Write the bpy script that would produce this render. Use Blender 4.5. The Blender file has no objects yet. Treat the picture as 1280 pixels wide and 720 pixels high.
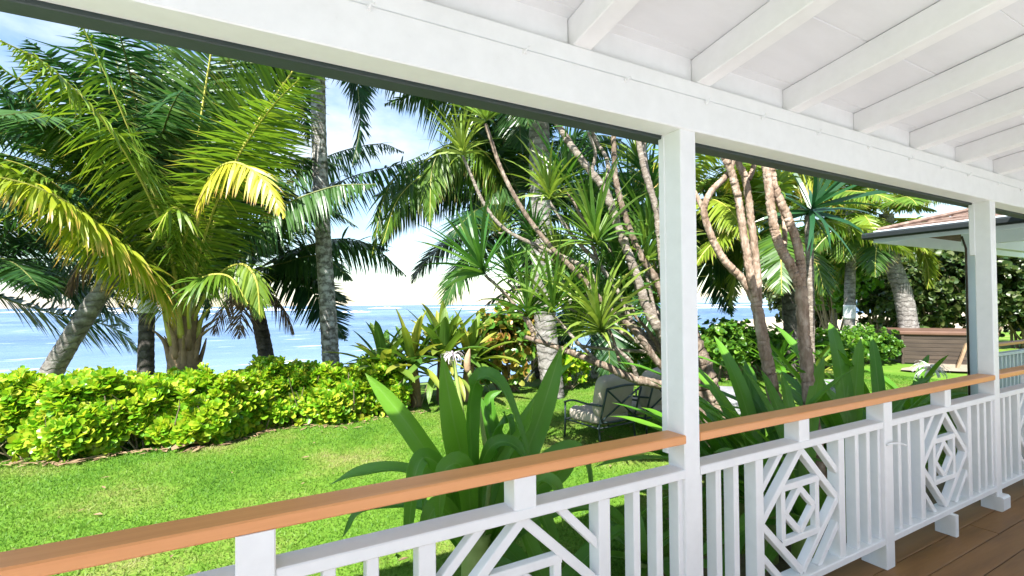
import bpy, math, random
import numpy as np
from mathutils import Vector, Matrix, Euler

random.seed(7)
rng = np.random.default_rng(7)
scene = bpy.context.scene
COL = scene.collection

# ------------------------------------------------------------------ camera
F, CX, CY = 597.0, 640.0, 371.0            # focal length and principal point in pixels of the 1280x720 photograph
R = np.array([[0.881055304, 0.000792315921, -0.473012605],
              [-0.472926293, -0.0177003377, -0.880924185],
              [-0.0090704531, 0.999843023, -0.0152202694]])
EYE = np.array([0.0, 0.0, 1.56])           # deck level is z = 0, lawn is z = LAWN
LAWN = -0.29
SEA = -1.9
cam_data = bpy.data.cameras.new("camera")
cam_data.sensor_width = 36.0
cam_data.lens = F / 1280.0 * 36.0
cam_data.shift_y = 11.0 / 1280.0
cam_data.clip_start = 0.05
cam_data.clip_end = 40000.0
cam = bpy.data.objects.new("camera", cam_data)
COL.objects.link(cam)
m4 = Matrix.Identity(4)
for i in range(3):
    for j in range(3):
        m4[i][j] = R[i][j]
    m4[i][3] = EYE[i]
cam.matrix_world = m4
scene.camera = cam

def ray(x, y):
    return R @ np.array([x - CX, -(y - CY), -F])
def at(x, y, depth):                       # point seen at a pixel, at a given distance along the view axis
    return EYE + ray(x, y) * depth / F
def ground(x, y, z=LAWN):                  # point seen at a pixel, on the lawn
    d = ray(x, y)
    return EYE + d * ((z - EYE[2]) / d[2])

# ------------------------------------------------------------------ light
SUN_EL = math.radians(50)
to_sun = Vector((-0.75, -0.66, 0)).normalized()
SUN_ROT = math.atan2(to_sun.x, to_sun.y)
to_sun = to_sun * math.cos(SUN_EL) + Vector((0, 0, math.sin(SUN_EL)))
sun_data = bpy.data.lights.new("sun", 'SUN')
sun_data.energy = 5.0
sun_data.angle = math.radians(0.6)
sun_data.color = (1.0, 0.97, 0.93)
sun = bpy.data.objects.new("sun", sun_data)
sun.rotation_euler = to_sun.to_track_quat('Z', 'Y').to_euler()
sun.location = (-20, -10, 40)
COL.objects.link(sun)

world = bpy.data.worlds.new("World")
scene.world = world
world.use_nodes = True
wn, wl = world.node_tree.nodes, world.node_tree.links
wn.clear()
w_out = wn.new('ShaderNodeOutputWorld')
w_bg = wn.new('ShaderNodeBackground')
w_bg.inputs['Strength'].default_value = 0.072
sky = wn.new('ShaderNodeTexSky')
sky.sky_type = 'NISHITA'
sky.sun_disc = False
sky.sun_elevation = SUN_EL
sky.sun_rotation = SUN_ROT
sky.air_density = 1.35
sky.dust_density = 0.25
w_tc = wn.new('ShaderNodeTexCoord')
w_map = wn.new('ShaderNodeMapping')
w_map.inputs['Scale'].default_value = (1.0, 1.0, 2.2)
w_noise = wn.new('ShaderNodeTexNoise')
w_noise.inputs['Scale'].default_value = 2.6
w_noise.inputs['Detail'].default_value = 9.0
w_noise.inputs['Roughness'].default_value = 0.56
w_ramp = wn.new('ShaderNodeValToRGB')
w_ramp.color_ramp.elements[0].position = 0.44
w_ramp.color_ramp.elements[0].color = (0, 0, 0, 1)
w_ramp.color_ramp.elements[1].position = 0.60
w_ramp.color_ramp.elements[1].color = (0.85, 0.85, 0.85, 1)
w_mix = wn.new('ShaderNodeMix')
w_mix.data_type = 'RGBA'
w_mix.blend_type = 'LIGHTEN'
w_mix.inputs['B'].default_value = (5.4, 5.6, 5.9, 1)
wl.new(w_tc.outputs['Generated'], w_map.inputs['Vector'])
wl.new(w_map.outputs['Vector'], w_noise.inputs['Vector'])
wl.new(w_noise.outputs['Fac'], w_ramp.inputs['Fac'])
wl.new(w_ramp.outputs['Color'], w_mix.inputs['Factor'])
wl.new(sky.outputs['Color'], w_mix.inputs['A'])
w_tint = wn.new('ShaderNodeMix')
w_tint.data_type = 'RGBA'
w_tint.blend_type = 'MULTIPLY'
w_tint.inputs['Factor'].default_value = 1.0
w_tint.inputs['B'].default_value = (0.87, 0.96, 1.07, 1)
wl.new(w_mix.outputs['Result'], w_tint.inputs['A'])
wl.new(w_tint.outputs['Result'], w_bg.inputs['Color'])
wl.new(w_bg.outputs['Background'], w_out.inputs['Surface'])

scene.view_settings.view_transform = 'Standard'
scene.view_settings.look = 'None'
scene.view_settings.gamma = 1.0
scene.view_settings.use_curve_mapping = False
scene.view_settings.exposure = 1.74
scene.render.engine = 'CYCLES'
scene.cycles.max_bounces = 10
scene.cycles.diffuse_bounces = 5
scene.cycles.transparent_max_bounces = 8
scene.cycles.use_denoising = True

# ------------------------------------------------------------------ helpers: objects
def tag(o, label=None, cat=None, group=None, kind=None):
    if label: o['label'] = label
    if cat: o['category'] = cat
    if group: o['group'] = group
    if kind: o['kind'] = kind
    return o

def link(o, parent=None):
    COL.objects.link(o)
    if parent is not None:
        o.parent = parent
        o.matrix_parent_inverse = Matrix.Identity(4)
    return o

def empty(name, loc=(0, 0, 0), rz=0.0):
    o = bpy.data.objects.new(name, None)
    o.location = loc
    o.rotation_euler = (0, 0, rz)
    o.empty_display_size = 0.2
    COL.objects.link(o)
    return o

def make_mesh(name, verts, faces, mats=(), smooth=False, midx=None, attrs=None):
    """verts (N,3) array; faces list of tuples or a (M,k) array."""
    me = bpy.data.meshes.new(name)
    verts = np.asarray(verts, dtype=np.float32)
    if isinstance(faces, np.ndarray):
        k = faces.shape[1]
        me.vertices.add(len(verts))
        me.vertices.foreach_set('co', verts.ravel())
        me.loops.add(faces.size)
        me.loops.foreach_set('vertex_index', faces.astype(np.int32).ravel())
        me.polygons.add(len(faces))
        me.polygons.foreach_set('loop_start', np.arange(0, faces.size, k, dtype=np.int32))
        me.update(calc_edges=True)
    else:
        me.from_pydata([tuple(map(float, v)) for v in verts], [], faces)
        me.update()
    for m in mats:
        me.materials.append(m)
    if midx is not None:
        me.polygons.foreach_set('material_index', np.asarray(midx, dtype=np.int32))
    if smooth:
        me.polygons.foreach_set('use_smooth', np.ones(len(me.polygons), dtype=bool))
    if attrs:
        for an, vals in attrs.items():
            a = me.attributes.new(an, 'FLOAT', 'POINT')
            a.data.foreach_set('value', np.asarray(vals, dtype=np.float32))
    return me

def mesh_obj(name, me, parent=None, loc=None):
    o = bpy.data.objects.new(name, me)
    if loc is not None: o.location = loc
    return link(o, parent)

class MB:
    """collects quads into one mesh"""
    def __init__(s): s.v, s.f = [], []
    def add(s, vs, fs):
        b = len(s.v); s.v += [tuple(map(float, v)) for v in vs]
        s.f += [tuple(b + i for i in f) for f in fs]; return s
    def box(s, x0, x1, y0, y1, z0, z1, M=None, c=0.0):
        """box, with chamfered long edges if c > 0"""
        if c <= 0:
            vs = [(x0,y0,z0),(x1,y0,z0),(x1,y1,z0),(x0,y1,z0),(x0,y0,z1),(x1,y0,z1),(x1,y1,z1),(x0,y1,z1)]
            fs = [(0,3,2,1),(4,5,6,7),(0,1,5,4),(1,2,6,5),(2,3,7,6),(3,0,4,7)]
        else:
            d = [x1-x0, y1-y0, z1-z0]; ax = d.index(max(d))
            c = min(c, 0.3*sorted(d)[0] if sorted(d)[0] > 0 else c)
            lo, hi = (x0,y0,z0), (x1,y1,z1)
            a, b = [(1,2),(2,0),(0,1)][ax]
            sec = [(lo[a]+c,lo[b]),(hi[a]-c,lo[b]),(hi[a],lo[b]+c),(hi[a],hi[b]-c),(hi[a]-c,hi[b]),(lo[a]+c,hi[b]),(lo[a],hi[b]-c),(lo[a],lo[b]+c)]
            vs = []
            for e in (lo[ax], hi[ax]):
                for (p, q) in sec:
                    v = [0,0,0]; v[ax] = e; v[a] = p; v[b] = q; vs.append(tuple(v))
            fs = [tuple(range(7,-1,-1)), tuple(range(8,16))] + [(i,(i+1)%8,8+(i+1)%8,8+i) for i in range(8)]
        if M is not None: vs = [tuple(M @ Vector(v)) for v in vs]
        return s.add(vs, fs)
    def tube(s, pts, radii, n=8, cap=True):
        v, f = tube_data(pts, radii, n, cap)
        return s.add(v, f)
    def obj(s, name, mat, parent=None, smooth=False, loc=None):
        me = make_mesh(name, s.v, s.f, [mat], smooth)
        return mesh_obj(name, me, parent, loc)

def tube_data(pts, radii, n=8, cap=True):
    pts = np.asarray(pts, float); m = len(pts)
    radii = np.broadcast_to(np.asarray(radii, float), (m,))
    T = np.gradient(pts, axis=0); T /= np.linalg.norm(T, axis=1)[:, None] + 1e-9
    ref = np.array([0,0,1.0]) if abs(T[0,2]) < 0.9 else np.array([1.0,0,0])
    U = np.cross(ref, T[0]); U /= np.linalg.norm(U)
    vs = []; a = np.linspace(0, 2*np.pi, n, endpoint=False)
    for i in range(m):
        U = U - T[i]*(U@T[i]); U /= np.linalg.norm(U) + 1e-9
        V = np.cross(T[i], U)
        vs.append(pts[i] + radii[i]*(np.cos(a)[:,None]*U + np.sin(a)[:,None]*V))
    vs = np.vstack(vs)
    fs = [(i*n+j, i*n+(j+1)%n, (i+1)*n+(j+1)%n, (i+1)*n+j) for i in range(m-1) for j in range(n)]
    if cap: fs += [tuple(range(n-1,-1,-1)), tuple((m-1)*n+j for j in range(n))]
    return vs, fs

def spline(pts, n=24):
    """Catmull-Rom through points"""
    P = np.asarray(pts, float)
    if len(P) == 2:
        return P[0] + (P[1]-P[0])*np.linspace(0,1,n)[:,None]
    P = np.vstack([2*P[0]-P[1], P, 2*P[-1]-P[-2]])
    k = len(P)-3
    u = np.linspace(0, k, n); out = []
    for t in u:
        i = min(int(t), k-1); s = t-i
        a,b,c,d = P[i],P[i+1],P[i+2],P[i+3]
        out.append(0.5*((2*b)+(-a+c)*s+(2*a-5*b+4*c-d)*s*s+(-a+3*b-3*c+d)*s**3))
    return np.array(out)

# ------------------------------------------------------------------ helpers: materials
def new_mat(name):
    m = bpy.data.materials.new(name); m.use_nodes = True
    nt = m.node_tree; nt.nodes.clear()
    out = nt.nodes.new('ShaderNodeOutputMaterial')
    return m, nt, out
def N(nt, typ, **kw):
    n = nt.nodes.new(typ)
    for k, v in kw.items():
        if k in n.inputs: n.inputs[k].default_value = v
        else: setattr(n, k, v)
    return n
def ramp(nt, stops):
    r = nt.nodes.new('ShaderNodeValToRGB'); e = r.color_ramp.elements
    while len(e) < len(stops): e.new(0.5)
    for i, (p, c) in enumerate(stops):
        e[i].position = p; e[i].color = (*c, 1)
    return r

def bark_mat(name, stops, rings=13.0, dark=0.58, scale=8.0):
    m, nt, out = new_mat(name); L = nt.links.new
    tc = N(nt,'ShaderNodeTexCoord')
    n1 = N(nt,'ShaderNodeTexNoise', Scale=scale, Detail=7.0, Roughness=0.68); L(tc.outputs['Object'], n1.inputs['Vector'])
    r = ramp(nt, stops); L(n1.outputs['Fac'], r.inputs['Fac'])
    wv = N(nt,'ShaderNodeTexWave', Scale=rings*0.16, Distortion=6.0, Detail=4.0); wv.bands_direction = 'Z'; wv.inputs['Detail Scale'].default_value = 2.5
    L(tc.outputs['Object'], wv.inputs['Vector'])
    rr = ramp(nt, [(0.0,(dark,dark,dark)),(0.22,(0.9,0.9,0.9)),(1.0,(1,1,1))]); L(wv.outputs['Fac'], rr.inputs['Fac'])
    mx = N(nt,'ShaderNodeMix', data_type='RGBA', blend_type='MULTIPLY'); mx.inputs['Factor'].default_value = 1.0
    L(r.outputs['Color'], mx.inputs['A']); L(rr.outputs['Color'], mx.inputs['B'])
    ad = N(nt,'ShaderNodeMath', operation='ADD'); L(rr.outputs['Color'], ad.inputs[0]); L(n1.outputs['Fac'], ad.inputs[1])
    b = N(nt,'ShaderNodeBump', Strength=0.8, Distance=0.03); L(ad.outputs[0], b.inputs['Height'])
    p = N(nt,'ShaderNodeBsdfPrincipled', Roughness=0.92); p.inputs['Specular IOR Level'].default_value = 0.15
    L(mx.outputs['Result'], p.inputs['Base Color']); L(b.outputs['Normal'], p.inputs['Normal']); L(p.outputs['BSDF'], out.inputs['Surface'])
    return m

def surf_mat(name, stops, scale=6.0, rough=0.6, bump=0.2, bump_scale=60.0, stretch=(1,1,1), spec=0.4, detail=6.0, bump_dist=0.01, island=0.0):
    """noise-varied opaque surface with fine relief"""
    m, nt, out = new_mat(name); L = nt.links.new
    tc = N(nt,'ShaderNodeTexCoord'); mp = N(nt,'ShaderNodeMapping'); mp.inputs['Scale'].default_value = stretch
    L(tc.outputs['Object'], mp.inputs['Vector'])
    n1 = N(nt,'ShaderNodeTexNoise', Scale=scale, Detail=detail, Roughness=0.6); L(mp.outputs['Vector'], n1.inputs['Vector'])
    r = ramp(nt, stops); L(n1.outputs['Fac'], r.inputs['Fac'])
    n2 = N(nt,'ShaderNodeTexNoise', Scale=bump_scale, Detail=4.0); L(mp.outputs['Vector'], n2.inputs['Vector'])
    b = N(nt,'ShaderNodeBump', Strength=bump, Distance=bump_dist); L(n2.outputs['Fac'], b.inputs['Height'])
    p = N(nt,'ShaderNodeBsdfPrincipled', Roughness=rough); p.inputs['Specular IOR Level'].default_value = spec
    col = r.outputs['Color']
    if island > 0:
        oi = N(nt,'ShaderNodeObjectInfo'); mr = N(nt,'ShaderNodeMapRange'); L(oi.outputs['Random'], mr.inputs['Value'])
        mr.inputs['To Min'].default_value = 1-island; mr.inputs['To Max'].default_value = 1+island
        hsv = N(nt,'ShaderNodeHueSaturation'); L(mr.outputs['Result'], hsv.inputs['Value']); L(col, hsv.inputs['Color']); col = hsv.outputs['Color']
    L(col, p.inputs['Base Color']); L(b.outputs['Normal'], p.inputs['Normal'])
    L(p.outputs['BSDF'], out.inputs['Surface'])
    return m

def leaf_mat(name, cols, trans=0.35, rough=0.42, tip=None, tip_from=0.85, spec=0.45, tcol_gain=(1.25,1.25,0.7), veins=0.0, per_object=True):
    """two-sided leaf: colour varies from leaf to leaf, light passes through; optional withered tips"""
    m, nt, out = new_mat(name); L = nt.links.new
    geo = N(nt,'ShaderNodeNewGeometry'); oi = N(nt,'ShaderNodeObjectInfo')
    tc = N(nt,'ShaderNodeTexCoord')
    nz = N(nt,'ShaderNodeTexNoise', Scale=1.3, Detail=2.0); L(geo.outputs['Position'], nz.inputs['Vector'])
    a = N(nt,'ShaderNodeMath', operation='MULTIPLY_ADD'); L(geo.outputs['Random Per Island'], a.inputs[0]); a.inputs[1].default_value = 0.45
    if per_object: L(oi.outputs['Random'], a.inputs[2])
    else: a.inputs[1].default_value = 1.0; a.inputs[2].default_value = 0.18
    b = N(nt,'ShaderNodeMath', operation='MULTIPLY_ADD'); L(nz.outputs['Fac'], b.inputs[0]); b.inputs[1].default_value = 0.6; L(a.outputs[0], b.inputs[2])
    c = N(nt,'ShaderNodeMath', operation='MULTIPLY'); L(b.outputs[0], c.inputs[0]); c.inputs[1].default_value = 1/1.75
    k = len(cols); r = ramp(nt, [(0.15+0.7*i/max(1,k-1), cc) for i, cc in enumerate(cols)])
    L(c.outputs[0], r.inputs['Fac']); col = r.outputs['Color']
    if tip:
        at_ = N(nt,'ShaderNodeAttribute'); at_.attribute_name = 'along'
        ad = N(nt,'ShaderNodeMath', operation='MULTIPLY_ADD'); L(geo.outputs['Random Per Island'], ad.inputs[0]); ad.inputs[1].default_value = 0.3; L(at_.outputs['Fac'], ad.inputs[2])
        mr = N(nt,'ShaderNodeMapRange'); L(ad.outputs[0], mr.inputs['Value']); mr.inputs['From Min'].default_value = tip_from; mr.inputs['From Max'].default_value = tip_from+0.32
        mx = N(nt,'ShaderNodeMix', data_type='RGBA'); L(mr.outputs['Result'], mx.inputs['Factor']); L(col, mx.inputs['A']); mx.inputs['B'].default_value = (*tip,1); col = mx.outputs['Result']
    if veins > 0:
        ac = N(nt,'ShaderNodeAttribute'); ac.attribute_name = 'across'
        wv = N(nt,'ShaderNodeMath', operation='MULTIPLY'); L(ac.outputs['Fac'], wv.inputs[0]); wv.inputs[1].default_value = 62.0
        sn = N(nt,'ShaderNodeMath', operation='SINE'); L(wv.outputs[0], sn.inputs[0])
        ab = N(nt,'ShaderNodeMath', operation='ABSOLUTE'); L(ac.outputs['Fac'], ab.inputs[0])
        mid = N(nt,'ShaderNodeMapRange'); L(ab.outputs[0], mid.inputs['Value']); mid.inputs['From Min'].default_value = 0.0; mid.inputs['From Max'].default_value = 0.10; mid.inputs['To Min'].default_value = 0.55; mid.inputs['To Max'].default_value = 0.0
        s2 = N(nt,'ShaderNodeMath', operation='MULTIPLY_ADD'); L(sn.outputs[0], s2.inputs[0]); s2.inputs[1].default_value = 0.07*veins; L(mid.outputs['Result'], s2.inputs[2])
        mx = N(nt,'ShaderNodeMix', data_type='RGBA'); L(s2.outputs[0], mx.inputs['Factor']); L(col, mx.inputs['A']); mx.inputs['B'].default_value = (0.20,0.36,0.08,1); col = mx.outputs['Result']
    p = N(nt,'ShaderNodeBsdfPrincipled', Roughness=rough); p.inputs['Specular IOR Level'].default_value = spec
    if veins > 0:
        bp = N(nt,'ShaderNodeBump', Strength=0.25, Distance=0.004); L(sn.outputs[0], bp.inputs['Height']); L(bp.outputs['Normal'], p.inputs['Normal'])
    tg = N(nt,'ShaderNodeMix', data_type='RGBA', blend_type='MULTIPLY'); tg.inputs['Factor'].default_value = 1.0
    L(col, tg.inputs['A']); tg.inputs['B'].default_value = (*tcol_gain,1)
    t = N(nt,'ShaderNodeBsdfTranslucent'); L(tg.outputs['Result'], t.inputs['Color'])
    L(col, p.inputs['Base Color'])
    mix = N(nt,'ShaderNodeMixShader'); mix.inputs['Fac'].default_value = trans
    L(p.outputs['BSDF'], mix.inputs[1]); L(t.outputs['BSDF'], mix.inputs[2]); L(mix.outputs['Shader'], out.inputs['Surface'])
    return m

M = {}
M['white'] = surf_mat('white_paint', [(0.2,(0.68,0.67,0.65)),(0.34,(0.765,0.755,0.74)),(0.7,(0.81,0.80,0.785))], scale=13, rough=0.42, bump=0.12, bump_scale=40, stretch=(1,1,1), bump_dist=0.004)
M['ceiling'] = surf_mat('ceiling_paint', [(0.3,(0.66,0.66,0.655)),(0.7,(0.74,0.74,0.735))], scale=2.2, rough=0.6, bump=0.35, bump_scale=22, stretch=(0.6,2.4,1), bump_dist=0.004)
M['handrail'] = surf_mat('handrail_paint', [(0.2,(0.60,0.235,0.07)),(0.5,(0.70,0.295,0.10)),(0.8,(0.75,0.335,0.125))], scale=5, rough=0.38, bump=0.25, bump_scale=34, stretch=(0.25,5,5), bump_dist=0.003, spec=0.5)
M['deck'] = surf_mat('deck_stain', [(0.2,(0.12,0.058,0.018)),(0.5,(0.24,0.118,0.036)),(0.8,(0.33,0.172,0.058))], scale=2.4, rough=0.55, bump=0.3, bump_scale=28, stretch=(0.35,3,1), bump_dist=0.003, island=0.12)
M['dark_trim'] = surf_mat('dark_trim', [(0.3,(0.035,0.05,0.045)),(0.7,(0.05,0.065,0.06))], scale=4, rough=0.6, bump=0.1)
M['soil'] = surf_mat('soil', [(0.3,(0.10,0.075,0.045)),(0.7,(0.20,0.16,0.09))], scale=8, rough=0.95, bump=0.6, bump_scale=50)

def lawn_material():
    m, nt, out = new_mat('lawn_turf'); L = nt.links.new
    geo = N(nt,'ShaderNodeNewGeometry')
    n1 = N(nt,'ShaderNodeTexNoise', Scale=0.9, Detail=5.0, Roughness=0.6); L(geo.outputs['Position'], n1.inputs['Vector'])
    n2 = N(nt,'ShaderNodeTexNoise', Scale=40.0, Detail=4.0); L(geo.outputs['Position'], n2.inputs['Vector'])
    ad = N(nt,'ShaderNodeMath', operation='MULTIPLY_ADD'); L(n2.outputs['Fac'], ad.inputs[0]); ad.inputs[1].default_value = 0.35; L(n1.outputs['Fac'], ad.inputs[2])
    r = ramp(nt, [(0.45,(0.07,0.15,0.015)),(0.66,(0.10,0.20,0.02)),(0.84,(0.16,0.20,0.04)),(0.96,(0.24,0.22,0.09))])
    L(ad.outputs[0], r.inputs['Fac'])
    sx = N(nt,'ShaderNodeSeparateXYZ'); L(geo.outputs['Position'], sx.inputs[0])
    mr = N(nt,'ShaderNodeMapRange'); L(sx.outputs['Y'], mr.inputs['Value']); mr.inputs['From Min'].default_value = 10.5; mr.inputs['From Max'].default_value = 13.0
    mx = N(nt,'ShaderNodeMix', data_type='RGBA'); L(mr.outputs['Result'], mx.inputs['Factor']); L(r.outputs['Color'], mx.inputs['A']); mx.inputs['B'].default_value = (0.42,0.36,0.26,1)
    p = N(nt,'ShaderNodeBsdfPrincipled', Roughness=0.9); p.inputs['Specular IOR Level'].default_value = 0.1
    b = N(nt,'ShaderNodeBump', Strength=0.7, Distance=0.02); L(n2.outputs['Fac'], b.inputs['Height']); L(b.outputs['Normal'], p.inputs['Normal'])
    L(mx.outputs['Result'], p.inputs['Base Color']); L(p.outputs['BSDF'], out.inputs['Surface'])
    return m
def grass_material():
    m, nt, out = new_mat('grass_blade'); L = nt.links.new
    geo = N(nt,'ShaderNodeNewGeometry')
    n1 = N(nt,'ShaderNodeTexNoise', Scale=0.9, Detail=5.0, Roughness=0.6); L(geo.outputs['Position'], n1.inputs['Vector'])
    n3 = N(nt,'ShaderNodeTexNoise', Scale=7.0, Detail=3.0); L(geo.outputs['Position'], n3.inputs['Vector'])
    ad = N(nt,'ShaderNodeMath', operation='MULTIPLY_ADD'); L(geo.outputs['Random Per Island'], ad.inputs[0]); ad.inputs[1].default_value = 0.13; L(n1.outputs['Fac'], ad.inputs[2])
    a2 = N(nt,'ShaderNodeMath', operation='MULTIPLY_ADD'); L(n3.outputs['Fac'], a2.inputs[0]); a2.inputs[1].default_value = 0.25; L(ad.outputs[0], a2.inputs[2])
    r = ramp(nt, [(0.38,(0.05,0.145,0.012)),(0.58,(0.09,0.22,0.017)),(0.74,(0.15,0.26,0.03)),(0.86,(0.25,0.28,0.08)),(0.96,(0.36,0.32,0.16))])
    L(a2.outputs[0], r.inputs['Fac'])
    p = N(nt,'ShaderNodeBsdfPrincipled', Roughness=0.55); p.inputs['Specular IOR Level'].default_value = 0.3
    t = N(nt,'ShaderNodeBsdfTranslucent'); L(r.outputs['Color'], t.inputs['Color']); L(r.outputs['Color'], p.inputs['Base Color'])
    mix = N(nt,'ShaderNodeMixShader'); mix.inputs['Fac'].default_value = 0.4
    L(p.outputs['BSDF'], mix.inputs[1]); L(t.outputs['BSDF'], mix.inputs[2]); L(mix.outputs['Shader'], out.inputs['Surface'])
    return m
def sea_material():
    m, nt, out = new_mat('sea_water'); L = nt.links.new
    geo = N(nt,'ShaderNodeNewGeometry'); mp = N(nt,'ShaderNodeMapping'); L(geo.outputs['Position'], mp.inputs['Vector'])
    mp.inputs['Rotation'].default_value = (0,0,math.radians(25)); mp.inputs['Scale'].default_value = (0.16,0.55,1)
    n1 = N(nt,'ShaderNodeTexNoise', Scale=1.0, Detail=7.0, Roughness=0.62); L(mp.outputs['Vector'], n1.inputs['Vector'])
    mp2 = N(nt,'ShaderNodeMapping'); L(geo.outputs['Position'], mp2.inputs['Vector']); mp2.inputs['Rotation'].default_value = (0,0,math.radians(28)); mp2.inputs['Scale'].default_value = (0.004,0.02,1)
    n2 = N(nt,'ShaderNodeTexNoise', Scale=1.0, Detail=6.0, Roughness=0.6); L(mp2.outputs['Vector'], n2.inputs['Vector'])
    r = ramp(nt, [(0.35,(0.055,0.10,0.19)),(0.5,(0.085,0.15,0.25)),(0.65,(0.14,0.215,0.32))]); L(n2.outputs['Fac'], r.inputs['Fac'])
    fo = ramp(nt, [(0.60,(0,0,0)),(0.72,(0.8,0.8,0.8))]); L(n1.outputs['Fac'], fo.inputs['Fac'])
    mx = N(nt,'ShaderNodeMix', data_type='RGBA'); L(fo.outputs['Color'], mx.inputs['Factor']); L(r.outputs['Color'], mx.inputs['A']); mx.inputs['B'].default_value = (0.8,0.85,0.88,1)
    b = N(nt,'ShaderNodeBump', Strength=1.0, Distance=0.55); L(n1.outputs['Fac'], b.inputs['Height'])
    p = N(nt,'ShaderNodeBsdfPrincipled', Roughness=0.42, IOR=1.33); p.inputs['Specular IOR Level'].default_value = 0.22; L(mx.outputs['Result'], p.inputs['Base Color']); L(b.outputs['Normal'], p.inputs['Normal'])
    L(p.outputs['BSDF'], out.inputs['Surface'])
    return m
M['lawn'] = lawn_material(); M['grass'] = grass_material(); M['sea'] = sea_material()

# ------------------------------------------------------------------ the setting: ground, sea, far land
def ground_height(x, y):
    edge = 10.8 + 0.4*np.sin(x*0.35) + np.clip((x-9)*0.55, 0, 30)
    z = LAWN - np.clip((y-edge)*0.24, 0, 3.2) + 0.02*np.sin(x*0.9)*np.cos(y*0.7)*((y > 3) & (y < 40))
    return z
xs = np.concatenate([[-9000,-2000,-400,-100,-50], np.arange(-25, 45.1, 0.7), [60,100,250,900,3000,9000]])
ys = np.concatenate([[-9000,-2000,-300,-60,-25], np.arange(-12, 30.1, 0.7), [40,60,120,500,3000,16000]])
gx, gy = np.meshgrid(xs, ys, indexing='ij')
gv = np.stack([gx.ravel(), gy.ravel(), ground_height(gx, gy).ravel()], 1)
nx, ny = len(xs), len(ys)
ii, jj = np.meshgrid(np.arange(nx-1), np.arange(ny-1), indexing='ij')
a = (ii*ny+jj).ravel()
gf = np.stack([a, a+ny, a+ny+1, a+1], 1)
tag(mesh_obj('ground', make_mesh('ground', gv, gf, [M['lawn']], True)), 'clipped green lawn running down to the beach', 'lawn', kind='structure')
sv = [(-16000,13.5,SEA),(16000,13.5,SEA),(16000,30000,SEA),(-16000,30000,SEA)]
tag(mesh_obj('sea', make_mesh('sea', sv, [(0,1,2,3)], [M['sea']])), 'pale blue sea with small whitecaps out to the horizon', 'sea', kind='structure')
# surf breaking on the reef
M['foam'] = surf_mat('sea_foam', [(0.3,(0.7,0.74,0.76)),(0.7,(0.85,0.87,0.88))], scale=0.2, rough=0.9, bump=0.0)
sf = MB(); rs = random.Random(4)
for k in range(26):
    dpt = rs.uniform(170, 620); x0 = rs.uniform(-40, 960); ln = rs.uniform(40, 170); nn = 14
    pv = []
    for i in range(nn+1):
        u = i/nn; p = at(x0+ln*u, 400, dpt); q = at(x0+ln*u, 400, dpt*1.012); h = (0.3+rs.random())*math.sin(math.pi*u)*dpt/420
        wob = 0.004*dpt*math.sin(u*9+k)
        pv += [(p[0], p[1]+wob, SEA), (p[0]*.5+q[0]*.5, p[1]*.5+q[1]*.5+wob, SEA+h), (q[0], q[1]+wob, SEA)]
    sf.add(pv, [(3*i+j, 3*(i+1)+j, 3*(i+1)+j+1, 3*i+j+1) for i in range(nn) for j in range(2)])
tag(sf.obj('surf', M['foam']), 'thin white lines of surf breaking far out on the reef', 'surf', kind='stuff')
# far headland
hill = MB(); hp = []
c0 = at(930, 370, 2600.0)
top = []
nh = 60
for i in range(nh+1):
    u = i/nh; x = 860 + u*200
    p = at(x, 374, 2600.0)
    h = (14 + 22*math.sin(u*2.6+0.3) + 5*math.sin(u*17) + 3*math.sin(u*41+1))*min(1, u*8)
    top.append((p[0], p[1], h))
vs = []; fs = []
back = np.array([0.47,0.88,0])*400; front = -np.array([0.47,0.88,0])*160
for (x,y,h) in top:
    vs += [(x+front[0], y+front[1], SEA-1), (x+front[0]*0.4, y+front[1]*0.4, max(0,h)*0.7), (x, y, max(h,0)), (x+back[0], y+back[1], SEA-1)]
for i in range(nh):
    for k in range(3):
        fs.append((4*i+k, 4*(i+1)+k, 4*(i+1)+k+1, 4*i+k+1))
M['headland'] = surf_mat('headland', [(0.3,(0.16,0.24,0.26)),(0.7,(0.24,0.30,0.30))], scale=0.02, rough=0.95, bump=0.0, spec=0.1)  # distance haze is mixed into the hill's own blue-grey colour
tag(mesh_obj('headland_hill', make_mesh('headland_hill', vs, fs, [M['headland']], True)), 'low headland across the bay, coloured blue-grey for haze', 'hill', kind='structure')

# lawn grass blades
def build_grass():
    n = 620000
    # denser near the camera
    u = rng.random(n); x = rng.uniform(-5, 14, n); y = 1.9 + (10.3-1.9)*u**1.0
    keep = (x > -4.6 + 0*y) & (y < 9.3 + np.clip((x-6)*0.35, 0, 4))
    c = np.array([0.473, 0.881]); dep = x*c[0]+y*c[1]; lat = x*0.881 - y*0.473
    keep &= (np.abs(lat) < dep*1.13) & (rng.random(n) < np.clip(7.5/dep, 0.3, 1))
    x, y = x[keep], y[keep]; n = len(x)
    z = ground_height(x, y) - 0.004
    h = rng.uniform(0.016, 0.036, n); th = rng.uniform(0, 2*np.pi, n); w = rng.uniform(0.003, 0.006, n)*(1+0.03*np.hypot(x, y))
    lean = rng.normal(0, 0.02, (n, 2))
    b0 = np.stack([x-w*np.cos(th), y-w*np.sin(th), z], 1); b1 = np.stack([x+w*np.cos(th), y+w*np.sin(th), z], 1)
    t = np.stack([x+lean[:,0], y+lean[:,1], z+h], 1)
    v = np.stack([b0, b1, t], 1).reshape(-1, 3)
    f = np.arange(3*n).reshape(-1, 3)
    tag(mesh_obj('grass', make_mesh('grass', v, f, [M['grass']])), 'short mown grass blades covering the garden lawn', 'grass', kind='stuff')
build_grass()

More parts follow.
